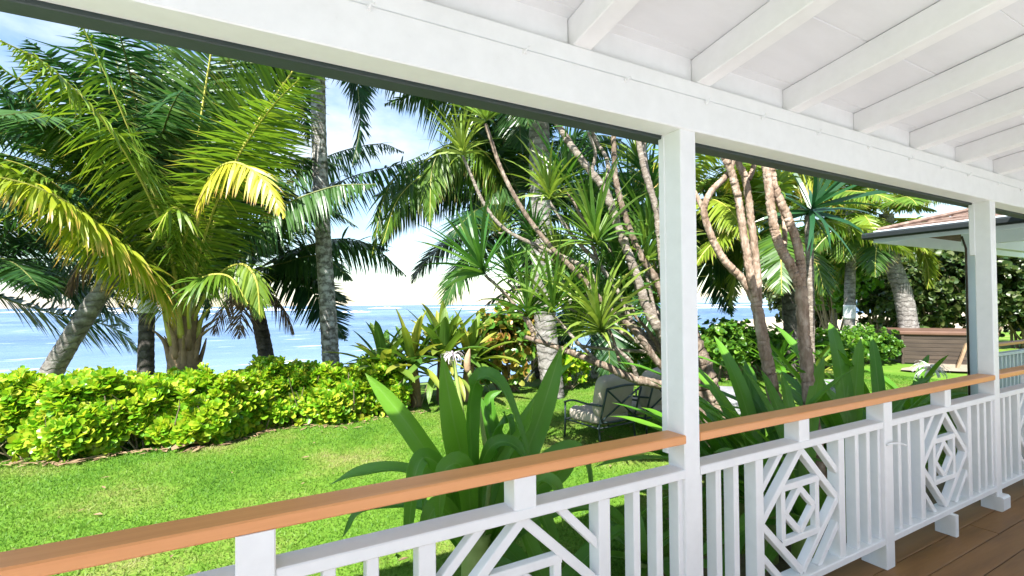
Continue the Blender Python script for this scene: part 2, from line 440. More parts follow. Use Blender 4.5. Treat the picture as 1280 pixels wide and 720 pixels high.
# ------------------------------------------------------------------ veranda
D0 = 1.44                     # veranda face of posts and rails
deck = empty('deck', (0, 0, 0)); tag(deck, 'brown stained plank floor of the veranda', 'deck', kind='structure')
pw, gap = 0.152, 0.005
xe = [-1.5, 8.0]
mesh_cache = {}
y = D0 + 0.16
k = 0
def box_mesh(key, dx, dy, dz, mat, c=0.003):
    kk = (key, round(dx,4), round(dy,4), round(dz,4))
    if kk not in mesh_cache:
        b = MB().box(0, dx, 0, dy, 0, dz, c=c); mesh_cache[kk] = make_mesh(key, b.v, b.f, [mat])
    return mesh_cache[kk]
while y > -0.05:
    x = xe[0]; first = True
    while x < xe[1]:
        ln = 2.44 - ((1.1 if k % 2 else 0.0) + 0.35*(k % 3) if first else 0.0); first = False
        x1 = min(x+ln, xe[1])
        if x1 - x > 0.05:
            o = mesh_obj('plank', box_mesh('plank', x1-x-0.004, pw-gap, 0.03, M['deck']), deck, (x, y-pw+gap, -0.03+random.uniform(-0.0012,0.0012)))
        x += ln
    y -= pw; k += 1
b = MB()
for jy in np.arange(0.02, D0+0.1, 0.5): b.box(-1.5, 8, jy, jy+0.05, -0.2, -0.034)
b.obj('joist_frame', M['soil'], deck)
MB().box(-1.52, 8, D0+0.165, D0+0.19, -0.26, -0.005, c=0.003).obj('skirt_board', M['white'], deck)

M['paving'] = surf_mat('bounce_paving', [(0.3,(0.52,0.53,0.55)),(0.7,(0.63,0.64,0.66))], scale=3, rough=0.85, bump=0.3, bump_scale=50)
bounce_terrace = empty('bounce_terrace', (0, 0, 0)); tag(bounce_terrace, 'unseen pale paving added to bounce sunlight onto the veranda ceiling', 'bounce_terrace', kind='structure')  # unseen paving, added so sunlight bounces up under the veranda roof
slab = MB().box(0, 0.992, 0, 0.992, 0, 0.06, c=0.006); slab_me = make_mesh('paving_slab', slab.v, slab.f, [M['paving']])
for i in range(-12, 9):
    for j in range(-2 if i < -2 else 0, 5): mesh_obj('paving_slab', slab_me, bounce_terrace, (i+0.49, -1.075-j, -0.06+random.uniform(-.001,.001)))

hw = empty('sky_block_wall', (0, -4.4, 0)); tag(hw, 'unseen white boarded wall added to cut sky light on the railings', 'wall', kind='structure')  # unseen wall, added to hold sky light off the railings
wb = MB().box(-7, 9, 0, 0.03, 0, 0.195, c=0.006); wb_me = make_mesh('wall_board', wb.v, wb.f, [M['white']])
for i in range(14): mesh_obj('wall_board', wb_me, hw, (0, 0, -0.05+0.2*i))
MB().box(-7, 9, -0.2, -0.005, -0.3, 2.8).obj('wall_core', M['white'], hw)

# posts
PX = [1.64, 4.88, 8.1]
post_labels = ['white square veranda post with chair and large leafy tree trunk beside it',
               'white square veranda post standing before the brown spa tub and wing roof',
               'white square veranda post where the wing porch begins']
W = 0.0465
for px, lb in zip(PX[:2], post_labels):
    t = empty('veranda_post', (px, D0, 0)); tag(t, lb, 'post', 'posts holding up the veranda beam')
    MB().box(-W, W, 0, 0.095, 0.0, 2.30, c=0.004).obj('shaft', M['white'], t)
    MB().box(-W-0.004, W-0.004, 0.09, 0.125, 1.9 if px > 3 else 0.9, 2.30, c=0.003).obj('batten', M['white'], t)
    MB().box(-W-0.004, W+0.03, -0.035, 0.09, 0.0, 0.105, c=0.010).obj('foot_block', M['white'], t)

# beam
beam = empty('veranda_beam', (0, D0, 2.30)); tag(beam, 'long white painted beam along the veranda eave', 'beam')
MB().box(-3.2, 9.5, -0.008, 0.10, 0.0, 0.15, c=0.004).obj('lower_board', M['white'], beam)
MB().box(-3.2, 9.5, -0.001, 0.095, 0.152, 0.222, c=0.004).obj('upper_board', M['white'], beam)
MB().box(-3.2, 9.5, 0.103, 0.175, -0.012, 0.22, c=0.003).obj('outer_trim', M['dark_trim'], beam)
hook_me = None
for x in np.arange(-0.6, 8.0, 0.46):
    hb = MB(); x += random.uniform(-0.05, 0.05)
    hb.tube(spline([(0,0,0.002),(0,-0.016,0.0),(0.004,-0.02,0.012),(0.012,-0.016,0.016)], 7), 0.0028, 6).box(-0.006,0.006,-0.009,0.0,-0.006,0.008)
    if hook_me is None: hook_me = make_mesh('hook', hb.v, hb.f, [M['white']])
    o = mesh_obj('hook', hook_me, beam, (x, -0.007, 0.137)); o.rotation_euler = (0, random.uniform(-0.4,0.4), 0)

# roof: rafters, ceiling boards, sheet above
roof = empty('veranda_roof', (0, D0, 2.523)); tag(roof, 'white boarded veranda roof with exposed painted rafters', 'roof')
SL = math.radians(8.9)
Ms = Matrix.Rotation(-SL, 4, 'X')        # local -y (towards the house) rises
RB = -2.7
raft = MB().box(-0.0425, 0.0425, RB, 0.16, 0.0, 0.118, Ms, c=0.004)
raft_me = make_mesh('rafter', raft.v, raft.f, [M['white']])
rxs = [1.085 + 0.662*i for i in range(-6, 12)]
for x in rxs:
    mesh_obj('rafter', raft_me, roof, (x, 0, 0))
for i, yb in enumerate(np.arange(0.30, RB, -0.335)):
    bb = MB().box(-3.3, 9.2, yb-0.335, yb, 0.119, 0.133, Ms, c=0.0035)
    bb.obj('ceiling_board', M['ceiling'], roof, loc=(0,0,random.uniform(0,0.002)))
M['shingle'] = surf_mat('shingle_roof', [(0.3,(0.10,0.065,0.05)),(0.5,(0.17,0.115,0.09)),(0.7,(0.27,0.19,0.15))], scale=14, rough=0.9, bump=0.6, bump_scale=30, stretch=(1,1,1))
MB().box(-3.3, 9.2, RB-0.05, 0.34, 0.14, 0.17, Ms).obj('roof_sheet', M['shingle'], roof)
blk = MB().box(-0.285, 0.285, 0.002, 0.04, 0.006, 0.125, c=0.003)
blk_me = make_mesh('blocking', blk.v, blk.f, [M['white']])
for x in rxs[:-1]:
    mesh_obj('blocking', blk_me, roof, (x+0.331, 0.03, -0.004))

# railings
ZB0, ZB1, ZT0, ZT1, ZH0, ZH1 = 0.138, 0.177, 0.815, 0.854, 0.962, 1.0
def bar2d(p, q, w, y0, y1, c=0.003):
    """a bar in the x-z plane from p to q"""
    p, q = Vector((p[0],0,p[1])), Vector((q[0],0,q[1]))
    d = q-p; L = d.length; ang = math.atan2(d.z, d.x)
    Mx = Matrix.Translation(p) @ Matrix.Rotation(-ang, 4, 'Y')
    return MB().box(0, L, y0, y1, -w/2, w/2, Mx, c=c)
def railing_bay(par, xl, xr):
    """one bay between uprights: pickets, square fret panel, pickets"""
    MB().box(xl, xr, 0.0, 0.089, ZT0, ZT1, c=0.004).obj('top_rail', M['white'], par)
    MB().box(xl, xr, 0.0, 0.089, ZB0, ZB1, c=0.004).obj('bottom_rail', M['white'], par)
    w = 0.036; y0, y1 = 0.016, 0.072
    L = xr-xl; mid = (xl+xr)/2; H = ZT0-ZB1
    panel = 0.70; ps = panel/2
    xsl = [0.012, 0.095+0.04, 0.255]
    def picket(x, wd=w): MB().box(x-wd/2, x+wd/2, y0, y1, ZB1-0.002, ZT0+0.002, c=0.003).obj('picket', M['white'], par)
    side = (L-panel)/2
    for s in (-1, 1):
        e = xl if s < 0 else xr
        picket(e - s*0.014, 0.028)
        pitch = (side-0.028-0.03)/3
        picket(e - s*(0.014+pitch)); picket(e - s*(0.014+2*pitch))
        MB().box(mid+s*ps-0.028, mid+s*ps+0.028, y0-0.004, y1+0.004, ZB1-0.002, ZT0+0.002, c=0.003).obj('stile', M['white'], par)
    zc = (ZB1+ZT0)/2; a = ps-0.03; h = H/2
    y0 += 0.006; y1 -= 0.006
    # large diamond
    for (sx, sz) in ((-1,1),(1,1),(1,-1),(-1,-1)):
        yo = 0.0015 if sx*sz > 0 else 0.0
        bar2d((mid, zc+sz*h*0.97), (mid+sx*a*1.02, zc), 0.036, y0+yo, y1-yo).obj('diamond_bar', M['white'], par)
        # parallel bar cutting the corner
        bar2d((mid+sx*a*0.46, zc+sz*h*1.02), (mid+sx*a*1.04, zc+sz*h*0.44), 0.032, y0+0.003, y1-0.003).obj('corner_bar', M['white'], par)
    q = 0.145; qz = 0.135
    for sz in (-1, 1): MB().box(mid-q-0.017, mid+q+0.017, y0+0.004, y1-0.004, zc+sz*qz-0.017, zc+sz*qz+0.017, c=0.003).obj('square_bar', M['white'], par)
    for sx in (-1, 1): MB().box(mid+sx*q-0.017, mid+sx*q+0.017, y0+0.006, y1-0.006, zc-qz, zc+qz, c=0.003).obj('square_bar', M['white'], par)
    for (sx, sz) in ((-1,1),(1,1),(1,-1),(-1,-1)):
        yo = 0.0015 if sx*sz > 0 else 0.0
        bar2d((mid, zc+sz*0.112), (mid+sx*0.122, zc), 0.034, y0+0.008+yo, y1-0.008-yo).obj('inner_diamond_bar', M['white'], par)
    MB().box(mid-0.044, mid+0.044, 0.004, 0.085, ZT1-0.002, ZH0+0.002, c=0.003).obj('spacer_block', M['white'], par)
    MB().box(mid-0.02, mid+0.02, -0.03, 0.085, 0.0, ZB0+0.002, c=0.004).obj('foot_block', M['white'], par)
def railing(x0, x1, newels, label):
    t = empty('veranda_railing', (0, D0, 0)); tag(t, label, 'railing', 'white fretwork railings along the veranda')
    MB().box(x0, x1, -0.004, 0.100, ZH0, ZH1, c=0.005).obj('handrail', M['handrail'], t)
    edges = [x0] + [e for n in newels for e in (n-0.047, n+0.047)] + [x1]
    for n in newels:
        nw = MB().box(n-0.047, n+0.047, -0.006, 0.09, 0.0, ZH0+0.002, c=0.004).obj('newel', M['white'], t)
        MB().box(n-0.047, n+0.047, 0.088, 0.13, 0.0, 0.12, c=0.003).obj('foot_block', M['white'], nw)
    for i in range(0, len(edges), 2):
        if edges[i+1]-edges[i] > 0.9: railing_bay(t, edges[i]+0.001, edges[i+1]-0.001)
    return t
railing(-1.63+0.047, PX[0]-W+0.004, [0.0], 'white fretwork railing with orange-brown handrail in front of the open lawn')
rb = railing(PX[0]+W, PX[1]-W+0.003, [3.265], 'white fretwork railing with brown handrail between the two tall posts')
railing(PX[1]+W, 7.9, [6.5], 'white fretwork railing beyond the far post, running to the wing porch')
MB().tube(spline([(3.23,-0.008,0.72),(3.27,-0.02,0.727),(3.33,-0.035,0.722),(3.37,-0.045,0.708)], 10), 0.006, 8).obj('hose_hook', M['white'], rb, True)

# ------------------------------------------------------------------ foliage materials
GREEN_P = [(0.028,0.085,0.012),(0.07,0.155,0.018),(0.135,0.23,0.022),(0.23,0.30,0.03)]
M['frond'] = leaf_mat('palm_leaflet', GREEN_P, trans=0.38, rough=0.38, tip=(0.42,0.27,0.10), tip_from=1.0)
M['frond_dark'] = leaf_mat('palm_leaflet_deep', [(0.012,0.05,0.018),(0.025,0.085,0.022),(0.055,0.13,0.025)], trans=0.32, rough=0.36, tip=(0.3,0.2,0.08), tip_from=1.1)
M['frond_yellow'] = leaf_mat('palm_leaflet_yellow', [(0.20,0.29,0.025),(0.34,0.38,0.03),(0.50,0.43,0.035)], trans=0.45, rough=0.4, tip=(0.55,0.33,0.10), tip_from=0.8)
M['rachis'] = surf_mat('palm_rachis', [(0.3,(0.30,0.30,0.05)),(0.7,(0.46,0.42,0.09))], scale=5, rough=0.45, bump=0.05)
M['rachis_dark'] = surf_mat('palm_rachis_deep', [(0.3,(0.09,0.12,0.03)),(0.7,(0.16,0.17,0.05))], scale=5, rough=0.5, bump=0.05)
M['palm_trunk'] = bark_mat('palm_bark', [(0.3,(0.11,0.098,0.085)),(0.5,(0.21,0.195,0.175)),(0.7,(0.36,0.345,0.32))])
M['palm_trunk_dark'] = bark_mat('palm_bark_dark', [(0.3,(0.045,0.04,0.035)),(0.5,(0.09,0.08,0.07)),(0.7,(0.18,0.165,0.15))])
M['palm_trunk_lichen'] = bark_mat('palm_bark_lichen', [(0.36,(0.13,0.12,0.10)),(0.46,(0.24,0.225,0.20)),(0.58,(0.50,0.49,0.46))], scale=11.0)
M['bark_brown'] = surf_mat('smooth_brown_bark', [(0.3,(0.085,0.06,0.042)),(0.5,(0.18,0.135,0.098)),(0.7,(0.33,0.275,0.215))], scale=16, rough=0.88, bump=1.0, bump_scale=55, stretch=(1.6,1.6,0.6), spec=0.2, bump_dist=0.012)
M['bark_tan'] = surf_mat('tan_bark', [(0.3,(0.15,0.10,0.065)),(0.5,(0.27,0.195,0.14)),(0.7,(0.43,0.345,0.27))], scale=16, rough=0.88, bump=1.0, bump_scale=55, stretch=(1.6,1.6,0.6), spec=0.2, bump_dist=0.012)
M['bark_grey'] = surf_mat('grey_stem_bark', [(0.3,(0.10,0.08,0.06)),(0.5,(0.21,0.175,0.14)),(0.7,(0.38,0.34,0.29))], scale=18, rough=0.88, bump=1.0, bump_scale=60, stretch=(1,1,2.2), spec=0.2, bump_dist=0.01)
M['dry'] = surf_mat('dry_leaf', [(0.25,(0.14,0.085,0.045)),(0.6,(0.27,0.18,0.10)),(0.85,(0.40,0.30,0.19))], scale=6, rough=0.8, bump=0.4, bump_scale=40, island=0.2)
M['white_band'] = surf_mat('white_trunk_paint', [(0.35,(0.5,0.5,0.48)),(0.6,(0.8,0.8,0.78))], scale=7, rough=0.8, bump=0.4)

# ------------------------------------------------------------------ palms
def frond_mesh(ctrl, leaf_len=0.8, n=70, g=0.55, width=0.022, start=0.16, lift=0.15, roll=0.0, mats=None, seed=0, rad=0.022, ragged=0.10, sweep=0.42, face=0.0):
    r = np.random.default_rng(seed)
    C = spline(ctrl, 40); seg = np.linalg.norm(np.diff(C, axis=0), axis=1); s = np.concatenate([[0], np.cumsum(seg)]); s /= s[-1]
    vs, fs = tube_data(C, rad*(1-0.85*s)+0.003, 5, True)
    vs = [vs]; nb = len(vs[0]); tri = [f for f in fs]; mid = [0]*len(tri); along = [np.zeros(nb)]
    t = np.repeat(np.linspace(start, 0.995, n), 2) + r.normal(0, 0.003, 2*n); t = np.clip(t, start, 0.998)
    side = np.tile([-1.0, 1.0], n)
    P = np.stack([np.interp(t, s, C[:,k]) for k in range(3)], 1)
    Tn = np.gradient(C, axis=0); Tn /= np.linalg.norm(Tn, axis=1)[:,None]
    T = np.stack([np.interp(t, s, Tn[:,k]) for k in range(3)], 1); T /= np.linalg.norm(T, axis=1)[:,None]
    hd = C[-1]-C[0]; hd[2] = 0
    if np.linalg.norm(hd) < 0.3: hd = np.array([0.3,-0.9,0])
    S0 = np.cross(hd/np.linalg.norm(hd), [0,0,1.0])
    S = S0[None,:] - T*(T@S0)[:,None]; S /= np.linalg.norm(S, axis=1)[:,None]
    if face > 0:
        Si = np.cross(T, np.array([0.473, 0.881, 0.015])); Si /= np.linalg.norm(Si, axis=1)[:,None]+1e-6
        sg = 1.0 if np.sum(Si*S) > 0 else -1.0
        S = S*(1-face) + Si*sg*face; S -= T*np.sum(S*T, 1)[:,None]; S /= np.linalg.norm(S, axis=1)[:,None]+1e-6
    Nn = np.cross(S, T)
    if roll: S, Nn = S*math.cos(roll)+Nn*math.sin(roll), Nn*math.cos(roll)-S*math.sin(roll)
    prof = np.clip(np.sin(np.pi*np.clip((t-start)/(1-start)*0.93+0.09, 0, 1))**0.55, 0.12, 1)*(1-0.35*np.clip(t-0.6,0,1)/0.4)
    LL = leaf_len*prof*(1+r.normal(0, ragged, 2*n))
    sw = sweep + 0.75*np.clip(t-0.55, 0, 1) + r.normal(0, 0.07, 2*n)
    D = S*(side*np.cos(sw))[:,None] + T*np.sin(sw)[:,None] + Nn*(lift+r.normal(0,0.08,2*n))[:,None]
    D /= np.linalg.norm(D, axis=1)[:,None]
    gg = g*(1+r.normal(0, 0.25, 2*n))
    K = 4; pts = [P]; dirs = []
    d = D.copy()
    for k in range(K):
        d = d + np.array([0,0,-1.0])[None,:]*(gg*(0.62 if k == 0 else 0.14))[:,None]; d /= np.linalg.norm(d, axis=1)[:,None]
        dirs.append(d); pts.append(pts[-1] + d*(LL/K)[:,None])
    wprof = [0.55, 1.0, 0.85, 0.5]
    Wd = T - D*np.sum(T*D, 1)[:,None]; Wd += r.normal(0, 0.25, Wd.shape); Wd /= np.linalg.norm(Wd, axis=1)[:,None]
    V = []; A = []
    for k in range(K):
        w = width*wprof[k]*(0.6+0.4*prof)
        V += [pts[k]-Wd*w[:,None], pts[k]+Wd*w[:,None]]; A += [k/K]*2
    V.append(pts[K]); A.append(1.0)
    nl = 2*n; per = 2*K+1
    LV = np.stack(V, 1).reshape(-1, 3); LA = np.tile(np.array(A), nl)
    base = nb + np.arange(nl)[:,None]*per
    quads = []
    for k in range(K-1):
        quads.append(np.concatenate([base+2*k, base+2*k+1, base+2*k+3, base+2*k+2], 1))
    quads = np.concatenate(quads, 0).tolist()
    tips = np.concatenate([base+2*K-2, base+2*K-1, base+2*K], 1).tolist()
    faces = tri + quads + tips
    midx = mid + [1]*(len(quads)+len(tips))
    return make_mesh('frond', np.vstack(vs+[LV]), [tuple(f) for f in faces], mats, False, midx, {'along': np.concatenate(along+[LA])})

def trunk_mesh(pts, r0, r1, mat, rings=0.11, sides=14, flare=1.25, seed=0):
    r = np.random.default_rng(seed)
    C = spline(pts, 60); L = np.sum(np.linalg.norm(np.diff(C, axis=0), axis=1))
    m = max(12, int(L/rings)*2); C = spline(pts, m)
    u = np.linspace(0, 1, m)
    rad = r0+(r1-r0)*u + r0*(flare-1)*np.exp(-u*L/0.35)
    rad = rad*(1+0.035*(np.arange(m)%2)*(1+r.normal(0,0.4,m)) + r.normal(0, 0.012, m))
    v, f = tube_data(C, rad, sides, True)
    v = v + r.normal(0, r1*0.025, v.shape)
    return make_mesh('trunk', v, f, [mat], True)

def param_frond(c, az, el, L, sag, k=5):
    """control points of an arching frond: starts at elevation el and bends down by sag"""
    p = np.array(c, float); out = [p.copy()]; n = 14
    for i in range(n):
        e = el - sag*((i+0.5)/n)**1.15
        p = p + L/n*np.array([math.cos(az)*math.cos(e), math.sin(az)*math.cos(e), math.sin(e)])
        out.append(p.copy())
    return [out[i] for i in (0, 3, 6, 9, 12, 14)]

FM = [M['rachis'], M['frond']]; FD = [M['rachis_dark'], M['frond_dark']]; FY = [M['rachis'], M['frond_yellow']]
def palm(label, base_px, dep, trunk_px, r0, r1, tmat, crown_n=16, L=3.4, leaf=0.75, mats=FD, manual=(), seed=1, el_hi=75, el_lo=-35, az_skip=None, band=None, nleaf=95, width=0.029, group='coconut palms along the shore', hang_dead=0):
    """trunk_px: pixels up the trunk, the last being the crown's heart"""
    r = random.Random(seed)
    pts = [at(x, y, dep + (d[0] if d else 0)) for (x, y, *d) in trunk_px]
    b = pts[0].copy(); g = float(ground_height(np.array(b[0]), np.array(b[1])))
    if b[2] > g:
        sl = (pts[1]-pts[0]); sl /= abs(sl[2])
        q = b - sl*0.55*(b[2]-g); q[2] = g-0.15; g = float(ground_height(np.array(q[0]), np.array(q[1]))); q[2] = g-0.15
        pts = [q] + pts
    root = empty('coconut_palm', tuple(pts[0])); tag(root, label, 'palm tree', group)
    o0 = pts[0]
    loc = [p-o0 for p in pts]
    mesh_obj('trunk', trunk_mesh(loc, r0, r1, tmat, seed=seed), root)
    if band:
        za, zb = band
        C = spline(loc, 80); sel = [c for c in C if za-o0[2] <= c[2] <= zb-o0[2]]
        if len(sel) > 1: MB().tube(sel, r0*1.07, 14).obj('painted_band', M['white_band'], root, True)
    c = loc[-1]
    i = 0
    for spec in manual:
        px, kw = spec
        ctrl = [at(x, y, dep + d) - o0 for (x, y, d) in px]
        args = dict(leaf_len=leaf, n=nleaf, mats=mats, seed=seed*100+i, width=width, face=0.5); args.update(kw)
        mesh_obj('frond', frond_mesh(ctrl, **args), root); i += 1
    ga = math.pi*(3-math.sqrt(5))
    for j in range(crown_n):
        az = j*ga + r.uniform(-0.25, 0.25) + seed
        if az_skip and az_skip(az % (2*math.pi)): continue
        u = (j+0.5)/crown_n
        el = math.radians(el_hi + (el_lo-el_hi)*u) + r.uniform(-0.1, 0.1)
        ll = L*r.uniform(0.85, 1.1)*(0.8+0.2*math.sin(math.pi*u))
        ctrl = param_frond(c + np.array([0,0,-0.25*u]), az, el, ll, r.uniform(0.9, 1.35))
        mesh_obj('frond', frond_mesh(ctrl, leaf, nleaf, r.uniform(0.5,0.9), width, mats=mats, seed=seed*100+i), root); i += 1
    for j in range(hang_dead):
        az = r.uniform(0, 6.28)
        ctrl = param_frond(c+np.array([0,0,-0.2]), az, math.radians(-30), L*0.5, 0.9)
        mesh_obj('dead_frond', frond_mesh(ctrl, leaf*0.7, 30, 1.3, width*0.7, mats=[M['dry'], M['dry']], seed=seed*100+i), root); i += 1
    return root

# young palm in the hedge
YK = dict
young_manual = [
    ([(232,400,0),(240,300,0),(246,190,-0.2),(268,40,-0.5),(285,-60,-0.9)], YK(rad=0.03, sweep=0.5, ragged=0.06, g=0.25, leaf_len=0.98, n=150)),
    ([(228,400,0),(212,300,-0.3),(180,210,-0.8),(140,110,-1.3),(98,22,-1.7)], YK(rad=0.03, sweep=0.5, ragged=0.06, g=1.26, leaf_len=0.9, roll=0.5, n=150)),
    ([(226,400,0),(200,270,0.3),(165,160,0.6),(135,30,0.8)], YK(rad=0.03, sweep=0.5, ragged=0.06, g=0.35, mats=FD, n=150)),
    ([(238,400,0),(262,300,0.1),(300,190,0),(372,80,-0.3),(410,30,-0.6)], YK(rad=0.03, sweep=0.5, ragged=0.06, g=0.30, leaf_len=0.98, n=150)),
    ([(236,400,0),(244,300,-0.6),(258,230,-1.0),(290,203,-1.5),(330,225,-1.9),(356,272,-2.1)], YK(rad=0.03, sweep=0.5, ragged=0.06, g=1.35, leaf_len=0.62, mats=FY, n=64, start=0.42)),
    ([(226,402,0),(190,310,-0.2),(125,200,-0.6),(55,125,-1.1),(-20,70,-1.6)], YK(rad=0.03, sweep=0.5, ragged=0.06, g=1.35, n=150, leaf_len=0.85)),
    ([(222,405,0),(180,330,-0.5),(110,265,-1.0),(40,212,-1.5),(-40,190,-2.0)], YK(rad=0.03, sweep=0.5, ragged=0.06, g=1.62, leaf_len=0.75, n=150)),
    ([(215,420,0),(195,355,-0.7),(140,295,-1.3),(70,245,-1.9),(0,222,-2.3),(-50,225,-2.6)], YK(rad=0.03, sweep=0.5, ragged=0.06, g=2.07, leaf_len=0.7, mats=FY, n=150)),
    ([(240,400,0),(275,330,0.4),(330,270,0.5),(410,235,0.4),(470,230,0.2)], YK(rad=0.03, sweep=0.5, ragged=0.06, g=1.62, mats=FD)),
    ([(238,420,0),(236,385,-0.5),(250,350,-0.9),(285,345,-1.2),(310,380,-1.4)], YK(rad=0.03, sweep=0.5, ragged=0.06, g=1.62, leaf_len=0.55, n=44, start=0.35)),
    ([(226,410,0),(218,330,0.5),(190,260,0.9),(120,230,1.2),(60,250,1.3)], YK(rad=0.03, sweep=0.5, ragged=0.06, g=1.62, mats=FD)),
    ([(230,400,0),(222,250,0.4),(205,120,0.7),(190,0,0.8)], YK(rad=0.03, sweep=0.5, ragged=0.06, g=0.35, mats=FD, n=150)),
    ([(235,400,0),(270,260,0.6),(330,140,0.9),(400,110,1.0)], YK(rad=0.03, sweep=0.5, ragged=0.06, g=0.50, mats=FD)),
    ([(230,402,0),(205,290,-0.8),(150,180,-1.5),(70,90,-2.2),(0,50,-2.7)], YK(rad=0.03, sweep=0.5, ragged=0.06, g=1.53, n=150, leaf_len=0.8)),
    ([(232,402,0),(228,320,-0.5),(235,280,-1.0),(215,260,-1.4),(190,300,-1.6)], YK(rad=0.03, sweep=0.5, ragged=0.06, g=1.62, leaf_len=0.6, n=50, start=0.3)),
    ([(240,404,0),(268,350,-0.3),(300,330,-0.6),(320,350,-0.8),(325,400,-0.9)], YK(rad=0.03, sweep=0.5, ragged=0.06, g=1.80, leaf_len=0.6, n=50, start=0.3)),
]
yp = palm('stocky young coconut palm with boot-covered trunk rising from the bright green hedge', None, 7.6, [(230,470),(230,430),(232,395)], 0.24, 0.17, M['dry'], crown_n=4, L=4.4, el_hi=84, el_lo=62, manual=young_manual, seed=3, leaf=0.88, mats=FM, nleaf=140, width=0.0235)
# leaf boots around the young trunk
for i in range(16):
    a_ = i*2.4; c = at(230, 455-3.2*i*1.0, 7.6)
    o0 = np.array(yp.location)
    bp = c-o0; d = np.array([math.cos(a_), math.sin(a_), 0])
    pts = [bp+d*0.16+np.array([0,0,-0.18]), bp+d*0.2, bp+d*0.26+np.array([0,0,0.22]), bp+d*(0.30+0.1*(i%3))+np.array([0,0,0.40])]
    MB().tube(spline(pts, 8), [0.05,0.055,0.05,0.04,0.035,0.028,0.02,0.008], 6).obj('leaf_boot', M['dry'] if i < 12 else M['rachis'], yp, True)

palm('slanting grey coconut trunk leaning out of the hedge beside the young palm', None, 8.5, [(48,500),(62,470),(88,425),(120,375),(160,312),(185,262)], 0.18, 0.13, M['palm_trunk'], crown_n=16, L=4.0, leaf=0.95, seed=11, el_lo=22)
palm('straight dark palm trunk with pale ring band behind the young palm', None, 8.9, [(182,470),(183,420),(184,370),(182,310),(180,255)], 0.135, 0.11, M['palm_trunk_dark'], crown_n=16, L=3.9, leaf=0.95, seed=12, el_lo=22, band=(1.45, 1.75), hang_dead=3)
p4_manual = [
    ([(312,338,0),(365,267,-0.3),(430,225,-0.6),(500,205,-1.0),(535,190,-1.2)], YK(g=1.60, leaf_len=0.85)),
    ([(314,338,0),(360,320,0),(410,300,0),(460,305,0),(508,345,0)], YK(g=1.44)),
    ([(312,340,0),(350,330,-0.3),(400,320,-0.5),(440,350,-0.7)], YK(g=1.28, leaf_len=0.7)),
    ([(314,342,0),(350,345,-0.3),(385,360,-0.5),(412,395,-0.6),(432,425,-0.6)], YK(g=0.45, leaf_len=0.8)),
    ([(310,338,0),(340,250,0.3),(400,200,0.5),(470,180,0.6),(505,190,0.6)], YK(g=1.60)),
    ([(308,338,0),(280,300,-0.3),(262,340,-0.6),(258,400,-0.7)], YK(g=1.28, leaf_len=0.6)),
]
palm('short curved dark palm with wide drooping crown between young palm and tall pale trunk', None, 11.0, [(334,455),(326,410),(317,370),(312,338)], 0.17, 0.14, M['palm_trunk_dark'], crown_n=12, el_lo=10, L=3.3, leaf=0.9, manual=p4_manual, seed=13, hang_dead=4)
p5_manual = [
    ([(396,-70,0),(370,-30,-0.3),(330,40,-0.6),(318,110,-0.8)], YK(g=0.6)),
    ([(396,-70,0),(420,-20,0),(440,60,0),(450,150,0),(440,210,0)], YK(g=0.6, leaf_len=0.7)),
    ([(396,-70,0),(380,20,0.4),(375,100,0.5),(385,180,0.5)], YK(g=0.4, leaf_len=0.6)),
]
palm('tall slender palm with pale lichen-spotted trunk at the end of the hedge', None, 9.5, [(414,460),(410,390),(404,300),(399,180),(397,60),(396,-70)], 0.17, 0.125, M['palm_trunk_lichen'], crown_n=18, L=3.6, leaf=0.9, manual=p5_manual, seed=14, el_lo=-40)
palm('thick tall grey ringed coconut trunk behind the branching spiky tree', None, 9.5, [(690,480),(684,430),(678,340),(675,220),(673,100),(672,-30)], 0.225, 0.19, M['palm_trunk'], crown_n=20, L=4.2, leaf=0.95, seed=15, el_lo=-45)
p6b = [
    ([(652,265,0),(600,215,-.9),(545,212,-1.3),(500,245,-1.6),(478,305,-1.8)], YK(g=1.6, leaf_len=1.0, mats=FM)),
    ([(655,262,0),(615,150,-.2),(550,112,-.4),(480,130,-.6)], YK(g=1.6, leaf_len=1.05)),
    ([(655,262,0),(640,160,.2),(600,110,.4),(540,95,.6)], YK(g=1.4, leaf_len=1.05)),
    ([(655,262,0),(600,170,-0.3),(520,105,-0.6),(430,82,-0.9)], YK(g=1.68, leaf_len=1.0, n=80)),
    ([(652,265,0),(610,195,-0.8),(570,178,-1.3),(542,205,-1.7),(537,280,-1.9)], YK(g=1.60, leaf_len=1.0, mats=FM)),
    ([(652,265,0),(590,205,-0.6),(530,200,-1.0),(485,235,-1.3),(465,320,-1.5)], YK(g=1.60, leaf_len=0.95, mats=FM)),
    ([(652,268,0),(590,240,0.2),(530,245,0.3),(490,275,0.3),(472,320,0.3)], YK(g=1.60, leaf_len=0.85)),
    ([(655,268,0),(640,230,-0.3),(610,240,-0.8),(590,300,-1.0)], YK(g=1.28)),
    ([(660,262,0),(700,190,0.2),(760,170,0.4),(820,210,0.5)], YK(g=1.60)),
    ([(660,268,0),(710,240,0.2),(770,250,0.4),(800,310,0.5)], YK(g=1.44)),
    ([(655,262,0),(660,170,0.2),(690,90,0.3)], YK(g=0.50)),
    ([(652,262,0),(630,180,-0.2),(590,100,-0.4)], YK(g=1.12)),
]
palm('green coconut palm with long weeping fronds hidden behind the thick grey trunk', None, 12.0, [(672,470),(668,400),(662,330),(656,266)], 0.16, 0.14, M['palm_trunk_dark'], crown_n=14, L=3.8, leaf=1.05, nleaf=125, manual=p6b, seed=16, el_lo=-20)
palm('low dark palm with mottled trunk and shaggy dead skirt on the shore edge', None, 11.8, [(748,462),(747,430),(749,390),(756,345)], 0.18, 0.15, M['palm_trunk_lichen'], crown_n=14, L=3.0, leaf=0.7, seed=17, hang_dead=6, el_hi=60)
